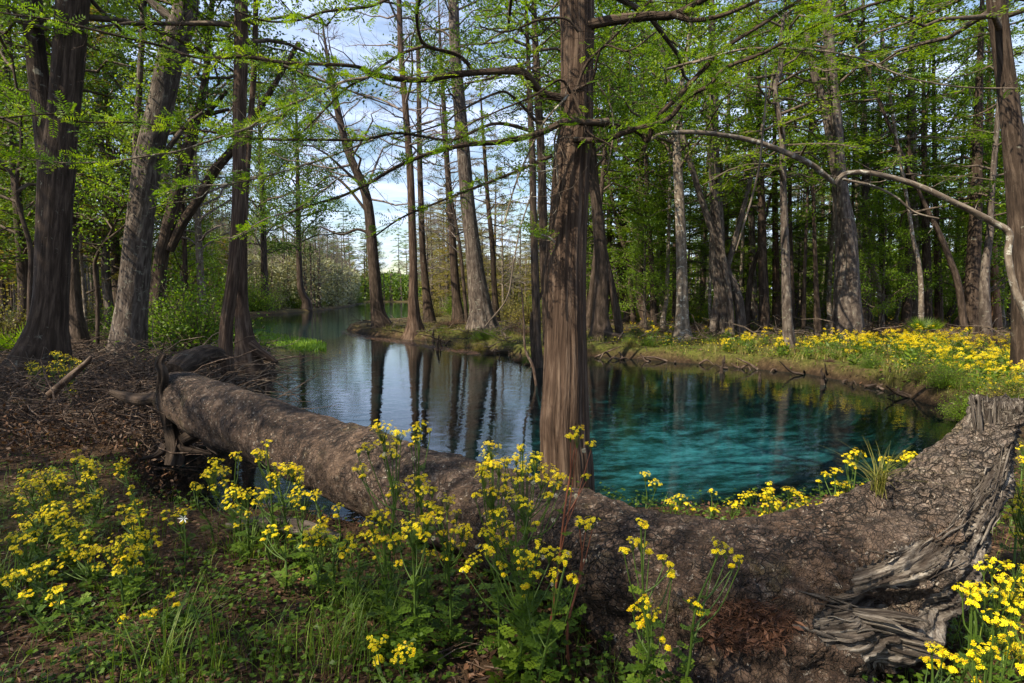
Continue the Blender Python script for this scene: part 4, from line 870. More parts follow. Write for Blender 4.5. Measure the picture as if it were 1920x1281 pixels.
def limb(parent, pts, Y0, Y1, mat='brown_bark', dens=15.0, fdens=1.0, tw=(.10, .36), leafmat='spring_leaf', fl=.15, name='branch', bare=.0, n=9):
    m = len(pts); Ys = np.linspace(Y0, Y1, m)
    P = np.array([at(p[0], p[1], y) for p, y in zip(pts, Ys)]); Rr = np.array([prad(p[2], y) for p, y in zip(pts, Ys)]) * .72
    W = MB(); P, Rr, T = tube(W, P, Rr, n, .05, rough=.07, freq=14, seed=len(pts) + pts[0][0] % 7)
    L = np.concatenate([[0], np.cumsum(np.linalg.norm(np.diff(P, axis=0), axis=1))]); tot = L[-1]
    k = max(3, int(tot * dens)); s = rb.uniform(.04 * tot, tot, k)
    B = np.stack([np.interp(s, L, P[:, i]) for i in range(3)], 1); D = nrm(np.stack([np.interp(s, L, T[:, i]) for i in range(3)], 1))
    side = nrm(np.cross(D, [0, 0, 1.])); sg = np.where(rb.random(k) < .5, -1, 1)[:, None]
    td = nrm(D * rb.uniform(.3, 1.1, (k, 1)) + side * sg * rb.uniform(.3, 1.2, (k, 1)) + rb.normal(size=(k, 3)) * .25 + np.array([0, 0, .12]))
    tl = rb.uniform(tw[0], tw[1], k) * (1.1 - .4 * s / tot); E = B + td * tl[:, None] + np.array([0, 0, -.03])
    strips(W, B, E, .0035, bend=.06, seg=3)
    # wiry bare side twigs
    kb = int(tot * 6 * bare)
    if kb:
        s2 = rb.uniform(0, tot, kb); B2 = np.stack([np.interp(s2, L, P[:, i]) for i in range(3)], 1)
        d2 = nrm(rb.normal(size=(kb, 3)) * np.array([1, .6, .7])); E2 = B2 + d2 * rb.uniform(.2, .9, (kb, 1)); strips(W, B2, E2, .0038, bend=.10, seg=4)
        B3 = B2 + (E2 - B2) * rb.uniform(.3, .9, (kb, 1)); strips(W, B3, B3 + nrm(d2 + rb.normal(size=(kb, 3)) * .6) * rb.uniform(.1, .4, (kb, 1)), .0026, bend=.1, seg=3)
    br = W.build(name, M[mat], parent) if parent is not None else W.build(name, M[mat])
    Lf = MB()
    if fdens > 0:
        K = max(1, int(round(2.4 * fdens))); f = rb.uniform(.25, 1.0, (k, K, 1)); p = (B[:, None] + (E - B)[:, None] * f).reshape(-1, 3)
        d = nrm(np.repeat(td, K, 0) + rb.normal(size=(k * K, 3)) * np.array([.5, .5, .3]) + np.array([0, 0, .1])); nn = nrm(np.array([0, 0, 1.]) + rb.normal(size=(k * K, 3)) * .35)
        feathers(Lf, p, d, nn, rb.uniform(.6, 1.1, k * K) * fl * (.75 + .4 * fdens / 2), 8, .034, .0095)
        # tufts sitting on the limb itself
        k2 = int(tot * 16 * fdens); s3 = rb.uniform(0.05 * tot, tot, k2); B4 = np.stack([np.interp(s3, L, P[:, i]) for i in range(3)], 1)
        d4 = nrm(rb.normal(size=(k2, 3)) * .6 + np.array([0, 0, .55]) + nrm(np.array([[P[-1][0] - P[0][0], 0, 0]])) * .5)
        feathers(Lf, B4, d4, randdir(k2), rb.uniform(.05, .12, k2), 5, .032, .010)
        if parent is not None: Lf.build('foliage', M[leafmat], br, smooth=False)
        else:
            o = Lf.build('foliage', M[leafmat], None, smooth=False); o.parent = br; o.location = Vector(o.location) - Vector(br.location)
    return br
LB = [
 ([(1062,186,11),(1020,176,10),(1003,160,9.5),(985,137,9),(965,133,8.5),(890,136,8),(850,140,7.5),(800,149,7),(750,149,6.5),(700,138,6),(680,128,5),(640,122,4.5),(540,118,4.2),(460,107,4),(370,108,3.5),(300,86,3.2),(200,62,3),(110,40,2.4),(0,24,2)], 5.6, 4.2, .9, .25),
 ([(890,136,6),(860,104,5),(800,86,4.5),(785,60,4),(782,20,3.5),(795,-20,3)], 5.3, 4.8, .5, .6),
 ([(800,86,4),(760,98,3.5),(715,125,3.2),(690,145,3),(650,165,2.6),(600,215,2.2),(560,255,1.6)], 5.1, 4.7, 1.3, .1),
 ([(1140,228,9),(1100,230,9),(1060,228,8.5),(1010,250,8),(940,266,7),(870,272,6),(800,290,5.2),(740,315,4.6),(690,345,4),(640,368,3.4),(600,380,3),(540,400,2)], 5.35, 4.6, 1.3, .3),
 ([(1010,250,5),(930,232,4),(850,262,3.5),(790,255,3.5),(740,250,3.5),(680,262,3.4),(600,262,3.3),(520,262,3.2),(440,257,3),(400,248,2.8),(330,240,2.6),(250,230,2.4),(155,229,2.2),(105,214,1.8),(0,222,1.5)], 5.3, 4.0, .9, .25),
 ([(1035,292,5),(960,325,3.6),(870,360,3.2),(800,388,2.8),(750,410,2.4),(700,445,2)], 5.4, 4.9, .7, .3),
 ([(690,145,3),(640,155,3.2),(560,190,3.2),(500,215,3),(470,238,3),(440,249,2.6)], 4.7, 4.4, 1.4, .1),
 ([(560,190,2.4),(520,220,2.4),(420,255,2.4),(340,282,2.2),(280,292,2.2),(215,302,2),(130,306,1.8),(60,300,1.5)], 4.6, 4.1, 1.0, .15),
 ([(700,262,2.4),(600,300,2.2),(500,330,2.2),(430,345,2),(350,350,1.8),(300,365,1.4)], 4.8, 4.3, 1.0, .3),
 ([(640,330,2.2),(560,390,2),(500,410,1.8),(450,440,1.4)], 4.7, 4.4, .7, .2),
 ([(760,-20,4),(700,10,3.8),(640,18,3.2),(600,24,3),(560,38,2.6),(500,40,2.2),(440,20,2)], 5.0, 4.5, 1.1, .3),
 ([(1010,232,4),(960,180,3.2),(930,175,3),(860,210,2.6),(830,232,2.2),(740,260,1.8)], 5.5, 5.0, .35, 1.2),
 ([(1095,48,13),(1150,38,12),(1210,31,11),(1262,28,10),(1300,10,8),(1345,-14,7)], 5.6, 5.1, .4, .5),
 ([(1262,28,7),(1300,38,6),(1350,30,5),(1420,2,4),(1450,-15,3.6)], 5.2, 4.9, .6, .3),
 ([(1075,262,8),(1130,262,7),(1190,242,6.5),(1250,225,6),(1290,182,5.5),(1330,160,5),(1360,128,5),(1430,100,4.5),(1520,52,4),(1600,20,3.6),(1700,-10,3)], 5.5, 4.5, 1.25, .15),
 ([(1100,230,7),(1150,236,7),(1200,248,7.5),(1214,264,7),(1228,225,7),(1270,182,6.5),(1315,135,6),(1360,90,5),(1430,45,4.5),(1495,3,4),(1530,-20,3.5)], 5.6, 4.9, 1.0, .2),
 ([(1250,130,3),(1285,120,3),(1320,110,3),(1300,118,3),(1380,95,2.6),(1440,90,2.4),(1500,92,2.4),(1560,98,2.2),(1620,112,2.2),(1700,145,2),(1800,163,1.8),(1905,166,1.5)], 5.2, 4.6, .3, .2),
 ([(1078,175,4),(1100,120,3.5),(1140,80,3),(1190,30,2.6),(1230,-10,2)], 5.4, 5.2, .1, 1.3),
 ([(1075,170,4),(1110,150,3.4),(1120,110,2.8),(1135,85,2.4),(1180,95,2),(1230,60,1.8)], 5.35, 5.0, .1, 1.6),
 ([(1070,175,4),(1050,150,3),(1000,180,2.6),(930,210,2.2),(870,240,1.8),(830,290,1.5)], 5.35, 5.0, .15, 1.4),
 ([(1072,170,3.5),(1090,215,3),(1105,250,2.5),(1140,270,2.2),(1180,300,1.8)], 5.3, 5.2, .2, 1.4),
 ([(1066,178,3),(1020,230,2.6),(990,290,2.4),(965,350,2.2),(945,420,2)], 5.35, 5.0, .05, .8),
 ([(1052,232,3),(1040,262,2.6),(1043,300,2.3),(1046,345,2.0)], 5.25, 5.2, .0, .9),
 ([(1040,455,3),(1030,445,2.5),(1015,440,2)], 5.35, 5.3, 2.6, .2),
 ([(1085,60,3.5),(1060,35,3),(1010,38,2.6),(950,60,2.2),(900,50,1.8)], 5.35, 5.1, .5, 1.0),
]
for pts, Ya, Yb, fd, ba in LB:
    limb(big, pts, Ya, Yb, 'brown_bark' if pts[0][2] > 3.2 else 'pale_bark', 15, fd * 1.25, bare=ba)
# its crown above the picture, which throws the dappled shade
ax = lambda z: np.array([P[0][0] + .15, T0Y, z])
W, Lf = crown(ax, 4.9, 11, 3.0, 'cyp', 26, 9, 4, .09, 77, gap=.1)
W.build('limbs', M['twig'], big); Lf.build('crown', M['spring_leaf'], big, smooth=False)

# hanging pale twigs in front of the trunk, arching bare branch at the right, vines
def wire(name, label, cat, pts, Y0, Y1, mat='pale_bark', twigs=0, rough=.05):
    m = len(pts); Ys = np.linspace(Y0, Y1, m); W = MB()
    P_, R_, T_ = tube(W, np.array([at(p[0], p[1], y) for p, y in zip(pts, Ys)]), np.array([prad(p[2], y) for p, y in zip(pts, Ys)]) * .7, 8, .06, rough=rough, freq=20, seed=3)
    if twigs:
        i = rb.integers(0, len(P_), twigs); d = randdir(twigs); strips(W, P_[i], P_[i] + d * rb.uniform(.15, .6, (twigs, 1)), .006, bend=.1, seg=3)
    return tag(W.build(name, M[mat]), label, cat)
wire('bare_branch', 'long pale bare branch arching down to the thick pale double trunk', 'branch', [(1215,266,5),(1240,252,5.5),(1290,248,5.5),(1345,252,6),(1410,264,6.5),(1470,285,7),(1520,308,7.5),(1548,330,7),(1562,342,6)], 8.2, 8.8)
wire('bare_branch', 'long pale bare branch arching from the thick pale double trunk down to the right edge', 'branch', [(1566,345,5),(1580,328,6.5),(1610,323,6.5),(1650,328,6.5),(1720,348,7),(1800,385,7.5),(1860,416,8),(1892,437,8.5),(1890,470,8.5),(1893,500,8.5),(1904,545,8.5),(1922,590,9),(1945,650,10)], 8.8, 8.4, twigs=6)
wire('bare_branch', 'thin pale lower branch running right from the double trunk', 'branch', [(1580,336,3.5),(1640,350,3.2),(1680,370,3),(1715,398,2.6),(1760,410,2.2)], 8.9, 8.7, twigs=6)
wire('hanging_vine', 'long thin pale vine hanging in front of the right hand wood', 'vine', [(1435,110,2),(1436,180,2.2),(1430,250,2.6),(1424,310,2.8),(1410,370,2.6),(1395,420,2.4),(1380,470,1.8)], 8.0, 8.0)
wire('hanging_vine', 'thin pale dead stem hanging before the big trunk, right of the fluted trees', 'vine', [(998,360,1.8),(975,430,2.0),(962,500,2.0),(950,560,2.0),(910,612,2.2)], 7.5, 7.6)
wire('hanging_vine', 'hooked pale vine hanging down the right side of the big foreground cypress', 'vine', [(1120,155,2),(1145,200,2),(1150,250,2),(1142,300,2),(1138,320,1.4)], 5.5, 5.5)
wire('dead_shoot', 'crooked pale dead shoot at the water edge left of the big foreground cypress', 'stick', [(1018,780,4),(1008,740,4),(1000,690,4),(985,655,3.4),(982,600,2.8),(978,540,2)], 12.5, 12.8, 'dead_stick', 8)

# ---------------------------------------------------------------- cypress knees, roots and small dead wood on the far bank
knee_me = []
for q in range(4):
    mb = MB(); s_ = np.random.RandomState(q)
    zz = np.linspace(-.12, 1, 7); pp = np.column_stack([s_.normal(size=7) * .035, s_.normal(size=7) * .035, zz]); tube(mb, pp, np.interp(zz, [-.12, 0, .3, .8, 1], [.30, .24, .15, .09, .035]), 9, .12, rough=.12, freq=8, seed=q)
    knee_me.append(mb.mesh('cypress_knee', M['brown_bark']))
kp = [(661,648,5),(723,606,5),(742,604,5),(1150,643,9),(1172,637,9),(1205,640,9),(1212,632,7),(1322,634,16),(1330,632,13),(1352,700,30),(1358,690,28),(1425,690,24),(1443,645,10),(1545,694,36),(1548,690,26),(1728,662,14),(1668,698,14),(1812,698,16),(1806,700,14),
      (820,655,30),(828,652,22),(748,606,8),(812,640,24),(690,612,8),(935,660,12),(975,676,26),(990,672,22),(1196,655,10),(1490,662,10),(1590,660,11),(1640,640,9),(1250,690,10),(1700,700,12),(955,668,14)]
kl = ['small wooden cypress knee poking up on the far bank or at its water edge']
for i, (px, py, hp) in enumerate(kp):
    p = ground_hit(px, py); hgt = prad(hp, p[1]) * 1.0
    o = link_local('cypress_knee', knee_me[i % 4], None, (p[0], p[1], max(hz(p[0], p[1]), -.05))); wd = hgt * r.uniform(.55, .9); o.scale = (wd, wd, hgt); o.rotation_euler = (r.uniform(-.12, .12), r.uniform(-.12, .12), r.uniform(0, 6))
    tag(o, kl[0], 'cypress knee', 'cypress knees of the far bank')
for k in range(58):
    px = r.uniform(830, 1780); py = np.interp(px, [660, 880, 1010, 1110, 1300, 1520, 1700, 1800], [622, 652, 676, 670, 682, 702, 742, 775]) + r.uniform(-6, 3)
    if 1000 < px < 1115: continue
    p = plane(px, py, .02); W = MB(); a = r.uniform(0, 6.28); L_ = r.uniform(.3, .9) * p[1] / 15
    q = np.array([p, p + L_ * .5 * np.array([math.cos(a), math.sin(a) * .4, r.uniform(.1, .5)]), p + L_ * np.array([math.cos(a), math.sin(a) * .4, r.uniform(-.3, .5)])])
    tube(W, q, [.035, .026, .010], 6, .08, rough=.15, freq=15, seed=k); tag(W.build('dead_branch', M['dead_stick'] if k % 3 else M['dark_bark']), 'short dead branch or root hanging over the water edge of the far bank', 'dead branch', 'dead branches along the far bank')
# ---------------------------------------------------------------- yellow butterweed
fr_ = np.random.default_rng(31)
def flowers(mb, P, N, rad, petals=8, mi=0, eye=1):
    """little daisies: each a ring of petals and a raised eye"""
    n = len(P); N = nrm(N); ref = np.where(np.abs(N[:, 2:3]) < .9, np.array([[0, 0, 1.]]), np.array([[1., 0, 0]]))
    U = nrm(np.cross(N, ref)); V = np.cross(N, U); rn = fr_.random(n); rad = rad * np.ones(n)
    for k in range(petals):
        a = 2 * math.pi * k / petals + fr_.uniform(0, 6) * 0 + fr_.normal(size=n) * .08
        d = U * np.cos(a)[:, None] + V * np.sin(a)[:, None] + N * fr_.uniform(-.25, .25, (n, 1))
        leafq(mb, P + d * (rad * .2)[:, None], d, N + fr_.normal(size=(n, 3)) * .15, rad * .85, rad * .42, mi, np.clip(rn + fr_.normal(size=n) * .15, 0, 1), .6)
    th = np.linspace(0, 2 * np.pi, 6, endpoint=False)
    E = P[:, None] + (U[:, None] * np.cos(th)[None, :, None] + V[:, None] * np.sin(th)[None, :, None]) * (rad * .30)[:, None, None] + N[:, None] * (rad * .14)[:, None, None]
    mb.add(E.reshape(-1, 3), np.arange(6 * n).reshape(n, 6), None, rn, eye)
def lobed(mb, P, D, L, mi=0):
    """lobed butterweed leaves: rachis with rounded paired lobes"""
    n = len(P); D = nrm(D); S = nrm(np.cross(D, [0, 0, 1.]) + fr_.normal(size=(n, 3)) * .2); N = np.cross(S, D); rn = fr_.random(n)
    for k in range(4):
        t = .25 + .2 * k; b = P + D * (L * t)[:, None]
        for sg in (-1, 1): leafq(mb, b, D * .35 + S * sg, N, L * (.26 + .05 * k), L * .22, mi, rn, .6)
    leafq(mb, P + D * (L * .72)[:, None], D, N, L * .45, L * .42, mi, rn, .55)
    leafq(mb, P, D, N, L * .95, L * .06, mi, rn, .5)
def corymb(parent, c, rad, up=None, fr=.0084, dens=1.0, stalk_to=None):
    rad = rad * 1.15; n = max(12, int(dens * 2.3 * (rad / fr) ** 1.35)); a = fr_.uniform(0, 6.28, n); q = np.sqrt(fr_.random(n)) * rad
    P = c + np.stack([np.cos(a) * q, np.sin(a) * q, (1 - (q / rad) ** 2) * rad * .35 + fr_.normal(size=n) * rad * .16], 1)
    N = nrm(np.stack([np.cos(a) * q / rad * .7, np.sin(a) * q / rad * .7 - .25, np.ones(n)], 1) + fr_.normal(size=(n, 3)) * .28)
    mb = MB(); flowers(mb, P, N, fr * fr_.uniform(.7, 1.2, n))
    j = c - np.array([0, 0, rad * 1.3]); sub = c + (P - c) * .45 - np.array([0, 0, rad * .45])
    strips(mb, np.repeat(j[None], n, 0), sub, .0016, 2); strips(mb, sub, P - N * fr * .1, .0011, 2)
    return mb, j
def butterweed(label, base, heads, Y, group=None, stem='stem', leaves=26, lh=.75, name='butterweed_plant', dens=1.0):
    if len(heads) > 2 and 'red stemmed' not in label:      # lesser side heads under the named ones
        heads = list(heads) + [(h[0] + fr_.uniform(-1.5, 1.5) * h[2], h[1] + fr_.uniform(.4, 2.2) * h[2], h[2] * fr_.uniform(.4, .7)) for h in heads]
    leaves = int(leaves * (1.7 if 640 < base < 1300 else 1.25))
    """base pixel x (its ground point is found at depth Y); heads [(px, py, r_px, dY)]"""
    bx = at(base, 640, Y)[0]; gz = max(hz(bx, Y), -.05); root = np.array([bx, Y, gz])
    t = thing(name, tuple(root), label, 'flowering plant', group)
    H = [(at(h[0], h[1], Y + (h[3] if len(h) > 3 else fr_.uniform(-.10, .10))), prad(h[2], Y)) for h in heads]
    top = max(h[0][2] for h in H); W = MB(); F_ = []
    cen = np.mean([h[0] for h in H], 0); crownz = min(h[0][2] for h in H)
    jz = max(gz + .12, gz + (crownz - gz) * .62); j0 = np.array([bx * .45 + cen[0] * .55, Y, jz])
    H.sort(key=lambda q: -q[0][2] + .35 * abs(q[0][0] - bx))
    tc, tr_ = H[0]; tj = tc - np.array([0, 0, tr_ * 1.3]); sw_ = fr_.normal(size=3) * .018
    S_ = resample(np.array([root - [0, 0, .03], root * .66 + tj * .34 + sw_ + [0, 0, .01], root * .3 + tj * .7 - sw_ * .8, tj]), np.array([.0072, .0062, .0046, .003]), .03)
    tube(W, S_[0], S_[1], 6)
    for qi, (c, rad) in enumerate(H):
        cm, j = corymb(t, c, rad, dens=dens); F_.append(cm)
        if qi == 0: continue
        hgt = gz + (j[2] - gz) * fr_.uniform(.45, .86); k0 = S_[0][int(np.argmin(np.abs(S_[0][:, 2] - hgt)))]
        if j[2] < k0[2] + .01: k0 = S_[0][max(1, len(S_[0]) // 4)]
        tube(W, [k0, k0 + (j - k0) * np.array([.55, .55, .38]) + fr_.normal(size=3) * .006, j], [.0036, .0029, .0022], 5, .04)
    W.build('stem', M[stem], t)
    L = MB(); n = leaves; f = fr_.random(n) ** 1.3; Pp = S_[0][(f * (len(S_[0]) - 1) * .8).astype(int)]; a = fr_.uniform(0, 6.28, n)
    D = np.stack([np.cos(a), np.sin(a), fr_.uniform(-.2, .6, n)], 1); lobed(L, Pp + np.array([0, 0, .02]), D, fr_.uniform(.035, .11, n) * (1.15 - f * .7) * (lh + .25))
    L.build('foliage', M['herb_leaf'], t, smooth=False)
    for cm in F_: cm.build('flower_head', [M['flower'], M['flower_eye'], M['stem']], t, smooth=False)
    return t
BW = [ # label, base px, Y, heads
 ('tallest butterweed plant at mid picture, its high heads in front of the blue water', 745, 2.75, [(717,802,22),(722,826,18),(690,836,13),(751,814,12),(735,845,12)], 40),
 ('butterweed stem with two sparse heads above the log, right neighbour of the tallest plant', 790, 2.9, [(788,797,14),(778,806,10),(783,823,9)], 18),
 ('butterweed with a full round head just below the one with two sparse heads', 770, 2.7, [(781,900,22),(790,918,18),(746,912,13),(760,930,11),(677,877,15)], 36),
 ('dense butterweed clump low before the log at its shaded middle', 725, 2.5, [(714,965,20),(699,978,16),(700,1002,17),(738,1020,17),(722,985,14)], 40),
 ('butterweed with one big round lemon head right of the dense clump', 775, 2.45, [(780,984,28),(772,998,20),(800,975,16)], 34),
 ('thin pale gone-over butterweed spreading over the sunlit bark of the log', 840, 2.6, [(838,938,15),(806,948,13),(866,990,15),(820,955,11),(856,962,11),(846,1023,16),(875,1005,12),(828,975,11)], 24),
 ('tall butterweed left of the big cypress base, heads stacked in a column', 935, 2.55, [(922,838,18),(917,858,18),(936,872,18),(908,893,17),(921,925,22),(948,862,12),(905,872,12)], 40),
 ('tall butterweed spread wide just left of the big cypress base', 995, 2.65, [(980,838,10),(1003,858,19),(977,878,19),(1026,880,18),(1015,896,17),(1050,896,15),(990,868,14),(968,900,13),(1038,908,13),(968,858,13)], 40),
 ('butterweed with thin heads drooping before the log at centre', 975, 2.45, [(968,936,17),(936,964,17),(990,950,14),(925,983,16),(913,998,15),(955,985,12),(940,1017,15)], 36),
 ('low butterweed with many small heads tangled at the middle foot of the log', 960, 2.35, [(913,1030,14),(980,1040,18),(1030,1034,17),(995,1056,16),(889,1050,13),(1010,1020,12),(940,1060,11)], 46),
 ('solitary red stemmed butterweed whose head stands before the base of the big cypress', 1022, 2.5, [(1081,804,13),(1082,822,13),(1108,832,9),(1099,893,7),(1070,818,8)], 12),
 ('small butterweed with a flat head against the log right of the red stemmed one', 1075, 2.45, [(1087,976,12),(1111,975,12),(1098,985,9)], 12),
 ('short butterweed with two bright heads near the bottom edge left of centre', 735, 2.1, [(708,1202,18),(759,1218,22),(700,1215,12)], 22),
 ('small sprawling butterweed with a few flowers in the low herbs under the log', 1000, 2.2, [(1060,1040,12),(1040,1075,12),(1075,1085,9),(985,1100,9)], 30),
 ('leggy butterweed with a tall top leaning over the log, seen at right of centre', 1245, 2.15, [(1202,980,10),(1187,1015,14),(1202,1020,13),(1245,1046,11),(1258,1072,9)], 22),
 ('pale green branch of butterweed arching right across the bark of the log', 1262, 2.12, [(1345,1018,13),(1362,1032,14),(1386,1050,11),(1302,1130,13)], 18),
 ('butterweed with a loose bunch of separate daisies low in front of the log', 1225, 2.1, [(1210,1128,16),(1222,1148,17),(1206,1160,13),(1240,1200,8)], 26),
 # behind the log
 ('butterweed standing alone behind the log just right of the big cypress base', 1222, 3.9, [(1210,890,10),(1228,906,12)], 8),
 ('short butterweed behind the log with two heads, second group right of the big cypress', 1268, 3.7, [(1256,940,8),(1275,934,12),(1290,945,7)], 8),
 ('butterweed behind the log with a small round upper head', 1336, 3.6, [(1335,922,9),(1339,956,10)], 8),
 ('butterweed behind the log with one low flat head', 1374, 3.6, [(1372,950,15),(1385,944,9)], 8),
 ('butterweed behind the log with a fine flat head left of the tallest of that row', 1406, 3.5, [(1408,928,13),(1394,932,9)], 8),
 ('tallest and fullest butterweed of the row behind the log', 1446, 3.4, [(1443,907,7),(1440,923,12),(1450,942,14),(1436,966,14),(1430,930,9),(1462,950,9)], 14),
 ('butterweed behind the log with a neat upper head right of the fullest one', 1482, 3.4, [(1480,920,12),(1505,934,11),(1496,950,13),(1510,945,9)], 12),
 ('butterweed at the foot of the upturned root, left of the dry airy tuft', 1560, 3.2, [(1566,882,12),(1548,890,9),(1587,911,13),(1548,950,14),(1605,930,12),(1575,930,12)], 18),
 ('butterweed with two umbels just behind the dry airy tuft on the upturned root', 1610, 3.15, [(1607,850,15),(1590,856,10),(1661,862,11),(1622,914,12)], 14),
 ('butterweed with one dense flat umbel touching the bark of the upturned root', 1712, 3.1, [(1712,858,19),(1698,862,14)], 10),
 # right edge, in front of and beside the root
 ('bright butterweed bush at the bottom right edge, spilling in front of the root end', 1880, 2.0, [(1861,1056,18),(1849,1102,22),(1896,1100,24),(1870,1120,20),(1905,1065,18),(1880,1085,18),(1830,1105,12),(1915,1130,18)], 60),
 ('left arching spray of starry daisies just under the splintered wood', 1850, 1.95, [(1806,1104,14),(1826,1112,14),(1820,1096,9)], 16),
 ('butterweed in the bottom right corner, under the bright bush', 1900, 1.8, [(1895,1180,22),(1865,1155,18),(1850,1215,20),(1825,1245,18),(1905,1225,20),(1880,1200,16)], 60),
 ('low butterweed with out of focus heads beneath the root end near the bottom edge', 1790, 1.9, [(1767,1222,16),(1748,1212,12),(1790,1235,12),(1740,1240,10)], 40),
 ('tall butterweed rising right of the upturned root at the edge of the picture', 1935, 3.0, [(1912,915,20),(1915,940,20),(1900,935,14),(1916,1003,16),(1908,960,14),(1921,990,14),(1925,870,14)], 40),
 ('butterweed whose head peeks past the top right of the upturned root', 1932, 3.3, [(1919,838,12),(1921,862,10)], 12),
 # left field
 ('butterweed at the foot of the massive forked cypress, left half of that clump', 75, 7.6, [(60,683,9),(66,694,8),(78,690,7),(55,690,6)], 16),
 ('butterweed at the foot of the massive forked cypress, tall right half of that clump', 128, 7.4, [(105,664,9),(120,668,9),(103,680,9),(135,676,9),(100,695,9),(118,690,8),(142,690,8),(118,706,7),(135,733,7),(130,718,6),(150,680,7)], 30),
 ('thin single butterweed at the top of the left flower patch', 146, 4.4, [(143,848,8),(150,858,6),(138,862,5)], 8),
 ('butterweed with a layered head behind the left flower patch', 172, 4.2, [(168,872,14),(178,884,12),(160,866,10),(164,893,10)], 14),
 ('butterweed with a small upright head standing alone at the brown bank', 234, 4.4, [(231,864,9),(231,876,11),(225,882,7)], 8),
 ('leftmost high butterweed of the left flower patch', 60, 3.7, [(47,884,9),(29,927,11),(59,911,16),(43,905,9),(72,905,12)], 22),
 ('butterweed with a broad golden umbel in the upper left patch', 98, 3.7, [(84,886,13),(104,897,20),(95,910,14),(118,898,13),(70,895,9)], 24),
 ('butterweed in the left patch with small scattered upper heads', 148, 3.7, [(147,922,9),(164,936,14),(188,920,8),(178,935,11),(155,948,13),(130,916,8)], 22),
 ('butterweed in the left patch with a full middle umbel', 105, 3.4, [(100,950,17),(113,970,19),(92,962,13),(128,978,14),(110,945,10)], 26),
 ('butterweed at the left edge with a soft golden umbel', 62, 3.35, [(43,948,12),(66,974,15),(55,985,13),(80,965,11)], 24),
 ('butterweed at the left edge with the lowest broad umbel', 36, 3.1, [(29,1006,15),(18,1012,12),(45,1010,12),(60,1014,8)], 24),
 ('butterweed in the heart of the left patch with two broad umbels', 120, 3.2, [(113,1003,16),(147,985,12),(162,1003,13),(125,1018,10),(105,994,11)], 28),
 ('butterweed in the heart of the left patch with three drooping heads', 148, 3.05, [(125,1042,13),(166,1028,13),(160,1040,12),(142,1046,9),(175,1035,9),(130,1026,9)], 26),
 ('butterweed with a broad sunny umbel at the right of the left patch', 252, 3.2, [(275,998,16),(262,1006,14),(286,1008,10),(255,990,9),(245,972,11),(240,960,9)], 26),
 ('fullest and brightest butterweed of the left patch', 232, 3.0, [(227,1013,18),(205,1036,17),(243,1034,20),(232,1048,14),(222,1026,15),(258,1026,11),(252,1042,11),(195,1030,11)], 34),
 ('butterweed below the brightest one of the left patch with one small head', 215, 2.85, [(222,1066,11),(216,1074,7)], 18),
 ('butterweed with two flat umbels at the lower left', 68, 2.85, [(76,1062,14),(60,1070,12),(88,1058,10),(72,1078,9)], 24),
 ('butterweed with a dense umbel touching the lower left edge', 26, 2.8, [(20,1082,13),(32,1074,11),(10,1088,9)], 24),
 ('lowest left butterweed with one rounded head', 50, 2.6, [(45,1117,12),(40,1122,9)], 20),
 ('butterweed with a crescent shaped head right of the lowest left one', 110, 2.65, [(103,1108,12),(114,1100,8),(97,1118,8)], 22),
 ('butterweed with small dull heads above the long grass at lower left', 300, 2.7, [(321,1116,9),(288,1146,10),(231,1159,7),(280,1150,7)], 16),
 ('butterweed with a flat head among the small ones beside the white flower', 262, 3.4, [(256,942,9),(246,914,7),(228,950,8),(268,960,8)], 18),
 ('butterweed with an arched umbel right above the white flower', 342, 3.5, [(344,958,13),(328,968,7),(310,960,7)], 16),
 # middle left, before the puddle
 ('butterweed with a tall head standing before the puddle', 425, 3.7, [(403,866,14),(398,886,17),(418,884,14),(403,876,10),(390,892,12)], 22),
 ('butterweed with one small high head right of the puddle', 432, 3.65, [(442,852,10),(447,860,6)], 10),
 ('butterweed with a small low head at the left side of the puddle', 385, 3.7, [(370,915,12),(362,908,7)], 12),
 ('butterweed with a big irregular head at the right side of the puddle', 450, 3.5, [(438,919,15),(458,933,17),(438,953,15),(428,932,11),(465,924,10)], 24),
 ('thin butterweed reaching high before the dark flank of the log', 505, 3.7, [(499,829,9),(485,850,12),(495,854,10),(480,846,7)], 12),
 ('butterweed with the brightest flat umbel before the left part of the log', 540, 3.5, [(548,880,17),(520,892,15),(540,872,12),(560,890,10),(512,895,12),(516,872,8),(562,878,9)], 24),
 ('butterweed with a small domed head below the bright flat umbel', 498, 3.4, [(499,925,13),(490,932,9),(482,918,6)], 16),
 ('butterweed with several small heads beside the dark puddle right end', 560, 3.35, [(552,932,11),(561,917,10),(556,940,9),(572,925,6)], 18),
 ('butterweed with a single neat head left of the log shadow', 592, 3.3, [(591,925,10),(592,934,8)], 14),
 ('butterweed with a bright loose head just above the rotten branch', 590, 2.95, [(587,1002,16),(599,992,15),(608,1000,10),(578,1012,10),(598,1018,8)], 24),
 ('butterweed with small heads in line with the end of the puddle', 618, 3.1, [(634,950,9),(610,975,11),(628,1010,9),(640,1022,8),(655,1005,9)], 22),
 ('faint butterweed half lost in the herbs before the puddle', 515, 3.1, [(511,989,10),(540,990,7),(500,998,6)], 18),
 ('butterweed left of the dense clump with leaves climbing over its stem', 668, 2.8, [(665,1010,10),(640,1040,7),(690,1030,9)], 26),
]
for lab, bx, Y, hd, lv in BW:
    t = butterweed(lab, bx, hd, Y, None, 'red_stem' if 'red stemmed' in lab else 'stem', lv)
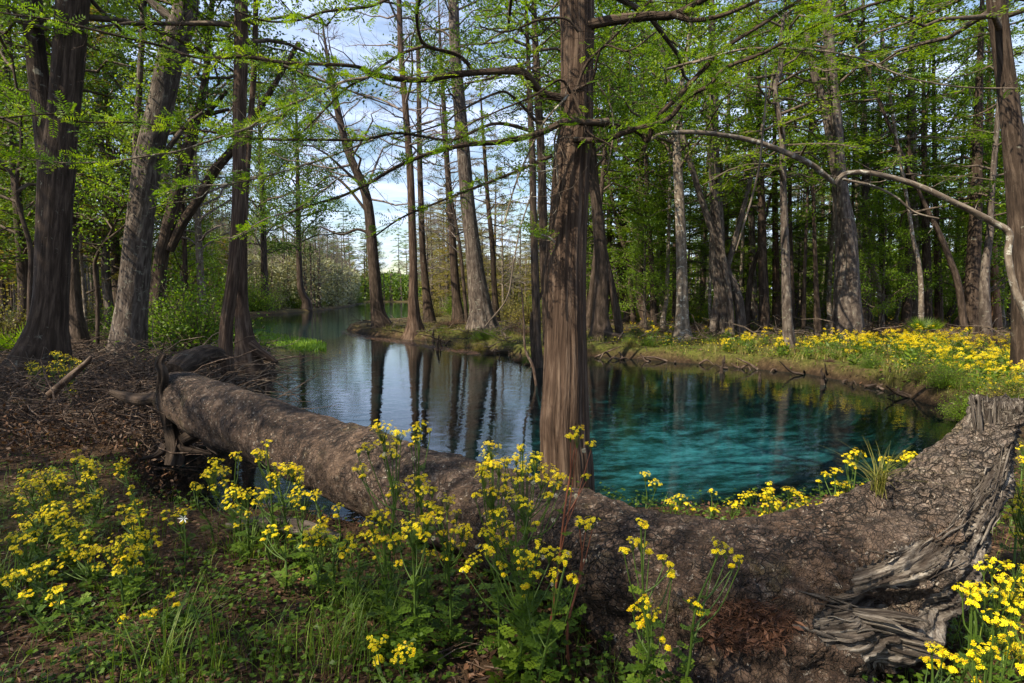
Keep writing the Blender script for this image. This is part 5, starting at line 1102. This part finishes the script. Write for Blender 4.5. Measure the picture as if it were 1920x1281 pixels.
# little pale seed heads among the flowers
sd = MB(); pts = [(721,852),(775,860),(1000,905),(1095,845),(1037,975),(1018,1045),(1036,1095),(1062,1040),(1097,1052),(1064,1038),(990,1150),(812,1010),(870,1070),(895,1025),(1080,930),(1042,930)]
for (px, py) in pts:
    c = at(px, py, 2.5); n = 60; d = randdir(n); leafq(sd, np.repeat(c[None], n, 0) + d * .003, d, randdir(n), .010, .0022)
tag(sd.build('seed_heads', M['seed_puff'], smooth=False), 'tiny pale fluffy seed heads scattered among the yellow flowers before the log', 'seed heads', kind='stuff')

# far bank: butterweed individuals copied from four small plants, each one mesh
def small_bw(seed, h, nh, spread):
    mb = MB(); s_ = np.random.default_rng(seed)
    for k in range(nh):
        c = np.array([s_.normal() * spread, s_.normal() * spread, h * s_.uniform(.72, 1.0)])
        n = 24; a = s_.uniform(0, 6.28, n); q = np.sqrt(s_.random(n)) * s_.uniform(.03, .07)
        P_ = c + np.stack([np.cos(a) * q, np.sin(a) * q, s_.normal(size=n) * .02], 1); N_ = nrm(np.array([0, -.35, 1.]) + s_.normal(size=(n, 3)) * .45)
        flowers(mb, P_, N_, .014, 5, 0, 1); strips(mb, np.array([[0, 0, -.02]]), c[None] - [0, 0, .02], .006, 2, .05, 3)
    n = 40; f = s_.random(n); a = s_.uniform(0, 6.28, n); L_ = s_.uniform(.08, .2, n)
    leafq(mb, np.stack([s_.normal(size=n) * spread * .5, s_.normal(size=n) * spread * .5, f * h * .7], 1), np.stack([np.cos(a), np.sin(a), s_.uniform(0, .9, n)], 1), randdir(n), L_, L_ * .3, 3)
    return mb.mesh('butterweed_plant', [M['flower'], M['flower_eye'], M['stem'], M['herb_leaf']], smooth=False)
SB = [small_bw(k, [.5, .6, .42, .65][k], [6, 9, 5, 10][k], [.10, .14, .08, .16][k]) for k in range(4)]
cnt = 0; rr_ = np.random.RandomState(8)
zones = [ # (n, polygon-ish px range, py function range, label, group)
 (72, 1620, 1925, lambda x: (608 + (1925 - x) * .12, 712 - (1925 - x) * .10), 'yellow butterweed plant in the brightest flower patch at the right of the far bank', 'butterweed in the bright right hand patch'),
 (42, 1360, 1660, lambda x: (640, 700), 'yellow butterweed plant dotted over the grassy far bank left of the bright patch', 'butterweed dotted on the far bank'),
 (20, 1700, 1925, lambda x: (690, 765), 'low yellow butterweed plant near the water at the right end of the far bank', 'butterweed near the water at the right'),
 (14, 1120, 1330, lambda x: (612, 655), 'small yellow butterweed plant on the thin bank right of the big foreground cypress', 'butterweed right of the big cypress'),
]
for n, xa, xb, fy, lab, grp in zones:
    k = 0
    while k < n:
        px = rr_.uniform(xa, xb); a_, b_ = fy(px); py = a_ + (b_ - a_) * rr_.random() ** .8; p = ground_hit(px, py)
        if float(sdist(np.array([p[0]]), np.array([p[1]]))[0]) < .35: k += .2; continue
        o = link_local('butterweed_plant', SB[rr_.randint(4)], None, (p[0], p[1], hz(p[0], p[1]))); s_ = rr_.uniform(.7, 1.1); o.scale = (s_,) * 3; o.rotation_euler = (0, 0, rr_.uniform(0, 6.28))
        tag(o, lab, 'flowering plant', grp); k += 1

# ---------------------------------------------------------------- stuff nobody could count
def field(n, Y0, Y1, px0, px1, power=1.0, shore=.05, mask=None, g=fr_):
    Y = Y0 + (Y1 - Y0) * g.random(n) ** power; px = g.uniform(px0, px1, n); x = (px - 960) / F * Y; sd_ = sdist(x, Y)
    k = sd_ > shore
    if mask is not None: k &= mask(x, Y, sd_)
    x, Y, sd_ = x[k], Y[k], sd_[k]; return np.stack([x, Y, height(x, Y, sd_)], 1), sd_
def stuff(mb, name, mat, label, cat): return tag(mb.build(name, M[mat] if isinstance(mat, str) else mat, smooth=False), label, cat, kind='stuff')
def blades(mb, P, h, wd, lean=.5, seg=3):
    n = len(P); a = fr_.uniform(0, 6.28, n); d = np.stack([np.cos(a), np.sin(a), np.zeros(n)], 1); s = np.stack([-np.sin(a), np.cos(a), np.zeros(n)], 1)
    h = h * fr_.uniform(.5, 1.2, n); ln = fr_.uniform(.1, 1.0, n) * lean; V = []
    for k in range(seg + 1):
        t = k / seg; c = P + np.array([0, 0, 1.]) * (h * t * (1 - .35 * ln * t))[:, None] + d * (h * ln * t * t)[:, None]; wv = (wd * (1 - t ** 2) + .0004)
        V += [c + s * wv * .5, c - s * wv * .5]
    V = np.stack(V, 1); Q = np.array([[2 * k, 2 * k + 1, 2 * k + 3, 2 * k + 2] for k in range(seg)]); Q = (Q[None] + (np.arange(n) * 2 * (seg + 1))[:, None, None]).reshape(-1, 4)
    mb.add(V.reshape(-1, 3), Q, None, np.repeat(fr_.random(n), seg))
UPV = np.array([0, 0, 1.])
# brown leaf litter
mb = MB(); P_, _ = field(34000, 1.7, 8.0, -300, 2250, 1.25, -.05); n = len(P_)
leafq(mb, P_ + UPV * fr_.uniform(.002, .03, (n, 1)), nrm(fr_.normal(size=(n, 3)) * np.array([1, 1, .25])), nrm(UPV + fr_.normal(size=(n, 3)) * .45), fr_.uniform(.02, .06, n), fr_.uniform(.008, .024, n), fold=.25)
stuff(mb, 'leaf_litter', 'dead_leaf', 'brown fallen leaves covering the ground in the foreground', 'leaf litter')
mb = MB(); P_, _ = field(30000, 8, 34, -100, 2000, 1.0, .0); n = len(P_)
leafq(mb, P_ + UPV * fr_.uniform(.002, .05, (n, 1)), nrm(fr_.normal(size=(n, 3)) * np.array([1, 1, .3])), nrm(UPV + fr_.normal(size=(n, 3)) * .5), fr_.uniform(.05, .14, n), fr_.uniform(.02, .05, n), fold=.25)
stuff(mb, 'leaf_litter', 'dead_leaf', 'brown leaf litter strewn over the far bank and the forest floor', 'leaf litter')
# low round leaved herbs in the foreground
mb = MB(); P_, _ = field(13000, 1.8, 5.5, -250, 2200, 1.1, .05, lambda x, y, s: (wav(x, y, 2.6, 8, 4) + .35 * np.exp(-((x - .1) / .9) ** 2) > -.08) & ~((x > -.9) & (x < .2) & (y < 2.6) & (wav(x, y, 4, 6, 1) > -.2)))
n = len(P_); hh_ = fr_.uniform(.02, .14, n) * (1 + .6 * np.exp(-((P_[:, 0] - .1) / .8) ** 2)); top = P_ + UPV * hh_[:, None] + fr_.normal(size=(n, 3)) * .015
strips(mb, P_[::3], top[::3], .0012); 
for q in range(3):
    a = fr_.uniform(0, 6.28, n); d = np.stack([np.cos(a), np.sin(a), fr_.uniform(-.2, .3, n)], 1); L_ = fr_.uniform(.012, .030, n); leafq(mb, top - d * L_[:, None] * .2, d, UPV + fr_.normal(size=(n, 3)) * .5, L_, L_ * .95, wide=.55)
stuff(mb, 'ground_herbs', 'herb_leaf', 'low round leaved green herbs carpeting the foreground', 'ground cover')
# grass in the foreground
mb = MB(); P_, _ = field(6500, 1.8, 6.5, -250, 2200, 1.1, .05, lambda x, y, s: wav(x, y, 2.1, 8, 14) > -.02); blades(mb, P_, .13, .0032, .8)
for cx, cyp, n_, h_ in [(330, 1270, 90, .38), (660, 1230, 170, .22), (520, 1240, 50, .16), (10, 1100, 120, .22), (690, 1150, 120, .2), (480, 1040, 100, .22), (600, 1060, 60, .2), (1900, 1270, 80, .3)]:
    p = ground_hit(cx, cyp); q = p + np.column_stack([fr_.normal(size=n_) * .13, fr_.normal(size=n_) * .10, np.zeros(n_)]); q[:, 2] = height(q[:, 0], q[:, 1]); blades(mb, q, h_ * 1.2, .005, 1.0, 5)
stuff(mb, 'grass', 'grass', 'thin green grass tufts scattered in the foreground', 'grass')
# far bank carpet: moss green herbs, straw and grass
bank = lambda x, y, s: (x > -.12 * y * 1.9) & ((s < 5.5) | (fr_.random(len(s)) < .35))
mb = MB(); P_, s_ = field(66000, 8.5, 32, 640, 1960, 1.25, .02, lambda x, y, s: bank(x, y, s) & (s > .14 + .45 * wav(x, y, 2.4, 8, 7))); k_ = (wav(P_[:, 0], P_[:, 1], 1.3, 8, 12) > -.22); P_ = P_[k_]; blades(mb, P_, (.09 + .10 * sst(wav(P_[:, 0], P_[:, 1], 2.2, 8, 18), -.1, .5)) * (1 + .03 * P_[:, 1]), .012, .9, 2)
stuff(mb, 'bank_grass', 'straw', 'short yellow green grass and moss covering the far bank', 'grass')
mb = MB(); P_, s_ = field(32000, 8.5, 30, 640, 1960, 1.2, .05, lambda x, y, s: bank(x, y, s) & (wav(x, y, 1.5, 8, 6) > -.05)); n = len(P_)
leafq(mb, P_ + UPV * fr_.uniform(.02, .18, (n, 1)), randdir(n), UPV + fr_.normal(size=(n, 3)) * .6, fr_.uniform(.03, .09, n), fr_.uniform(.02, .05, n))
stuff(mb, 'bank_herbs', 'herb_leaf', 'green leafy herbs growing in the grass of the far bank', 'ground cover')
mb = MB(); P_, s_ = field(6500, 28, 56, 1180, 1960, 1.0, 1.2, lambda x, y, s: (wav(x, y, .5, 8, 24) > -.02) & (s > 3.2)); n = len(P_); flowers(mb, P_ + UPV * fr_.uniform(.3, .65, (n, 1)), nrm(np.array([0, -.5, 1.]) + fr_.normal(size=(n, 3)) * .4), .045, 5)
strips(mb, P_[::4], P_[::4] + UPV * .5, .008, 2)
stuff(mb, 'flower_carpet', [M['flower'], M['flower_eye'], M['stem']], 'hazy yellow drifts of flowers far back between the trunks of the right hand wood', 'flowers')
# small yellow flowers low in the bank grass
mb = MB(); P_, s_ = field(2600, 8.5, 20, 1150, 1960, 1.0, .15, lambda x, y, s: (wav(x, y, 1.1, 8, 30) + (x - 4) * .05 > .0)); n = len(P_); flowers(mb, P_ + UPV * fr_.uniform(.08, .28, (n, 1)), nrm(np.array([0, -.5, 1.]) + fr_.normal(size=(n, 3)) * .4), .018, 5)
stuff(mb, 'flower_carpet', [M['flower'], M['flower_eye'], M['stem']], 'tiny yellow flowers sprinkled low in the grass of the far bank', 'flowers')
# tangle of dead twigs on the left bank
def tangle(n, px0, px1, py0, py1, lift, L0, L1, rad):
    mb = MB(); px = fr_.uniform(px0, px1, n); py = fr_.uniform(py0, py1, n)
    P0 = np.array([plane(a, b, .3) for a, b in zip(px, py)]); sd_ = sdist(P0[:, 0], P0[:, 1]); P0 = P0[sd_ > -.15]; P0[:, 2] = height(P0[:, 0], P0[:, 1]).clip(.02) + fr_.random(len(P0)) ** 1.6 * lift
    a = fr_.uniform(0, 6.28, len(P0)); d = np.stack([np.cos(a), np.sin(a), fr_.normal(size=len(P0)) * .25], 1); strips(mb, P0, P0 + d * fr_.uniform(L0, L1, (len(P0), 1)), rad * fr_.uniform(.4, 1.5, len(P0)), bend=.10, seg=4); return mb
stuff(tangle(2600, -60, 420, 650, 850, .50, .25, 1.0, .007), 'brush_tangle', 'dead_stick', 'thick tangle of dead twigs and driftwood on the left bank', 'brush pile')
stuff(tangle(900, 60, 520, 632, 760, .22, .5, 1.8, .014), 'brush_tangle', 'twig', 'long dead sticks lying round the feet of the left hand trees', 'brush pile')
mb = MB(); px = fr_.uniform(-60, 330, 2800); py = fr_.uniform(700, 880, 2800); P0 = np.array([plane(a, b, .35) for a, b in zip(px, py)]); P0[:, 2] = height(P0[:, 0], P0[:, 1]).clip(0) + fr_.random(len(P0)) * .42 * np.interp(px, [-60, 200, 330], [1, .9, .2]); n = len(P0)
leafq(mb, P0, randdir(n), randdir(n), fr_.uniform(.03, .08, n), fr_.uniform(.01, .03, n)); stuff(mb, 'dry_foliage', 'dead_leaf', 'curled brown dead leaves caught in the twigs of the left bank', 'leaf litter')
stuff(tangle(200, -60, 440, 650, 850, .30, .4, 1.5, .013), 'brush_tangle', 'dark_bark', 'thicker dead branches lying among the twigs of the left bank', 'brush pile')
# fallen twigs in the foreground and right wood
stuff(tangle(420, -100, 1900, 900, 1290, .04, .08, .35, .003), 'fallen_twigs', 'dead_stick', 'small dead twigs on the leaf litter of the foreground', 'twigs')
stuff(tangle(900, 1120, 1950, 585, 650, .25, .5, 2.2, .022), 'fallen_twigs', 'twig', 'dead sticks and branches lying on the floor of the right hand wood', 'twigs')
stuff(tangle(500, 640, 1010, 604, 650, .25, .3, 1.6, .02), 'fallen_twigs', 'twig', 'dead sticks heaped between the trees of the spit', 'twigs')
# needle litter caught in the hollow of the log
mb = MB(); n = 2600; a = fr_.uniform(0, 6.28, n); q = np.sqrt(fr_.random(n)); cx_, cy_ = 1400 + np.cos(a) * q * 92, 1172 + np.sin(a) * q * 48
PP = []; NN = []
for x_, y_ in zip(cx_, cy_):
    c, nn_ = on_log(x_, y_)
    if c is not None: PP.append(c); NN.append(nn_)
PP = np.array(PP); NN = np.array(NN); n = len(PP); big_ = fr_.random(n) < .06
leafq(mb, PP + NN * fr_.uniform(.002, .02, (n, 1)), nrm(fr_.normal(size=(n, 3)) * np.array([1, .6, .5])), nrm(NN + fr_.normal(size=(n, 3)) * .5), np.where(big_, .05, fr_.uniform(.02, .05, n)), np.where(big_, .017, .0022), fold=.2)
stuff(mb, 'needle_litter', 'red_needle', 'heap of rust red needles and leaves caught in a hollow of the fallen log', 'needles')
# dry airy tuft (air plant) on the log
c, nn_ = on_log(1648, 925); c = c if c is not None else at(1648, 925, 2.6)
mb = MB(); n = 90; P_ = np.repeat(c[None], n, 0) + fr_.normal(size=(n, 3)) * .012; a = fr_.uniform(0, 6.28, n); blades(mb, P_, .26, .0032, 1.5, 5)
ap = tag(mb.build('air_plant', M['straw'], smooth=False), 'dry grassy airy tuft perched on the upturned root of the log', 'plant')
# white spider lily in the left grass
t = thing('white_lily', tuple(ground_hit(345, 1080)), 'single small white flower in the green herbs of the left foreground', 'flower'); Y_ = 3.3; hd_ = at(345, 972, Y_); gp = np.array(t.location)
W = MB(); tube(W, [gp, (gp + hd_) / 2 + [.01, 0, 0], hd_], [.005, .004, .003], 5, .05); W.build('stem', M['stem'], t)
W = MB(); n = 6; a = np.arange(n) * math.pi / 3; leafq(W, np.repeat(hd_[None], n, 0), np.stack([np.cos(a), -.4 + 0 * a, np.sin(a) * .7 + .1], 1), np.array([0, -1., .4]) + 0 * randdir(n), .036, .009); W.build('petals', M['white_petal'], t, smooth=False)
# floating water grass off the left bank
mb = MB(); n = 1500; px = fr_.uniform(480, 612, n); u = (px - 480) / 130; py = 628 + u * 22 + fr_.uniform(-.5, 1, n) * (9 + 8 * np.sin(u * 3)); P_ = np.array([plane(a, b, 0) for a, b in zip(px, py)]); blades(mb, P_, .16, .03, .8, 3)
stuff(mb, 'water_grass', 'water_grass', 'bright green bed of water grass standing in the channel beside the left bank', 'water plants')
mb = MB(); n = 2600; px = fr_.uniform(640, 900, n); py = np.interp(px, [640, 660, 760, 900], [622, 628, 643, 664]) + fr_.normal(size=n) * 2.2; P_ = np.array([plane(a, b, .004) for a, b in zip(px, py)]); leafq(mb, P_, fr_.normal(size=(n, 3)) * np.array([1, 1, .02]), UPV + 0 * P_, .10, .05)
stuff(mb, 'floating_debris', 'dead_leaf', 'thin line of floating leaves and scum along the spit', 'debris')
mb = MB(); n = 700; px = fr_.uniform(515, 640, n); py = np.interp(px, [515, 640], [655, 662]) + fr_.normal(size=n) * 4; P_ = np.array([plane(a, b, .004) for a, b in zip(px, py)]); leafq(mb, P_, fr_.normal(size=(n, 3)) * np.array([1, 1, .02]), UPV + 0 * P_, .06, .04)
stuff(mb, 'floating_debris', 'olive_leaf', 'floating scum below the bed of water grass', 'debris')
# saw palmetto like clumps
def palm(label, px, Y, n_, L_):
    x = (px - 960) / F * Y; t = thing('palmetto', (x, Y, hz(x, Y)), label, 'plant'); mb = MB(); W = MB()
    for k in range(n_):
        a = fr_.uniform(0, 6.28); el = fr_.uniform(.5, 1.2); d = np.array([math.cos(a) * math.cos(el), math.sin(a) * math.cos(el), math.sin(el)]); b = np.array(t.location); c = b + d * L_ * .6
        tube(W, [b, c], [.008, .006], 5); m_ = 16; fa = np.linspace(-1.3, 1.3, m_); s_ = nrm(np.cross(d, UPV)); D_ = d * np.cos(fa)[:, None] + s_ * np.sin(fa)[:, None]; leafq(mb, np.repeat(c[None], m_, 0), D_, np.cross(d, s_) + 0 * D_, L_ * .55, .03, wide=.35)
    W.build('stems', M['stem'], t); mb.build('fronds', M['forest_leaf'], t, smooth=False)
palm('fan leaved palmetto at the far left edge behind the massive cypress', 22, 13.5, 16, 1.0)
palm('fan leaved palmetto low in the brown brush of the right hand wood', 1735, 20, 12, .9)
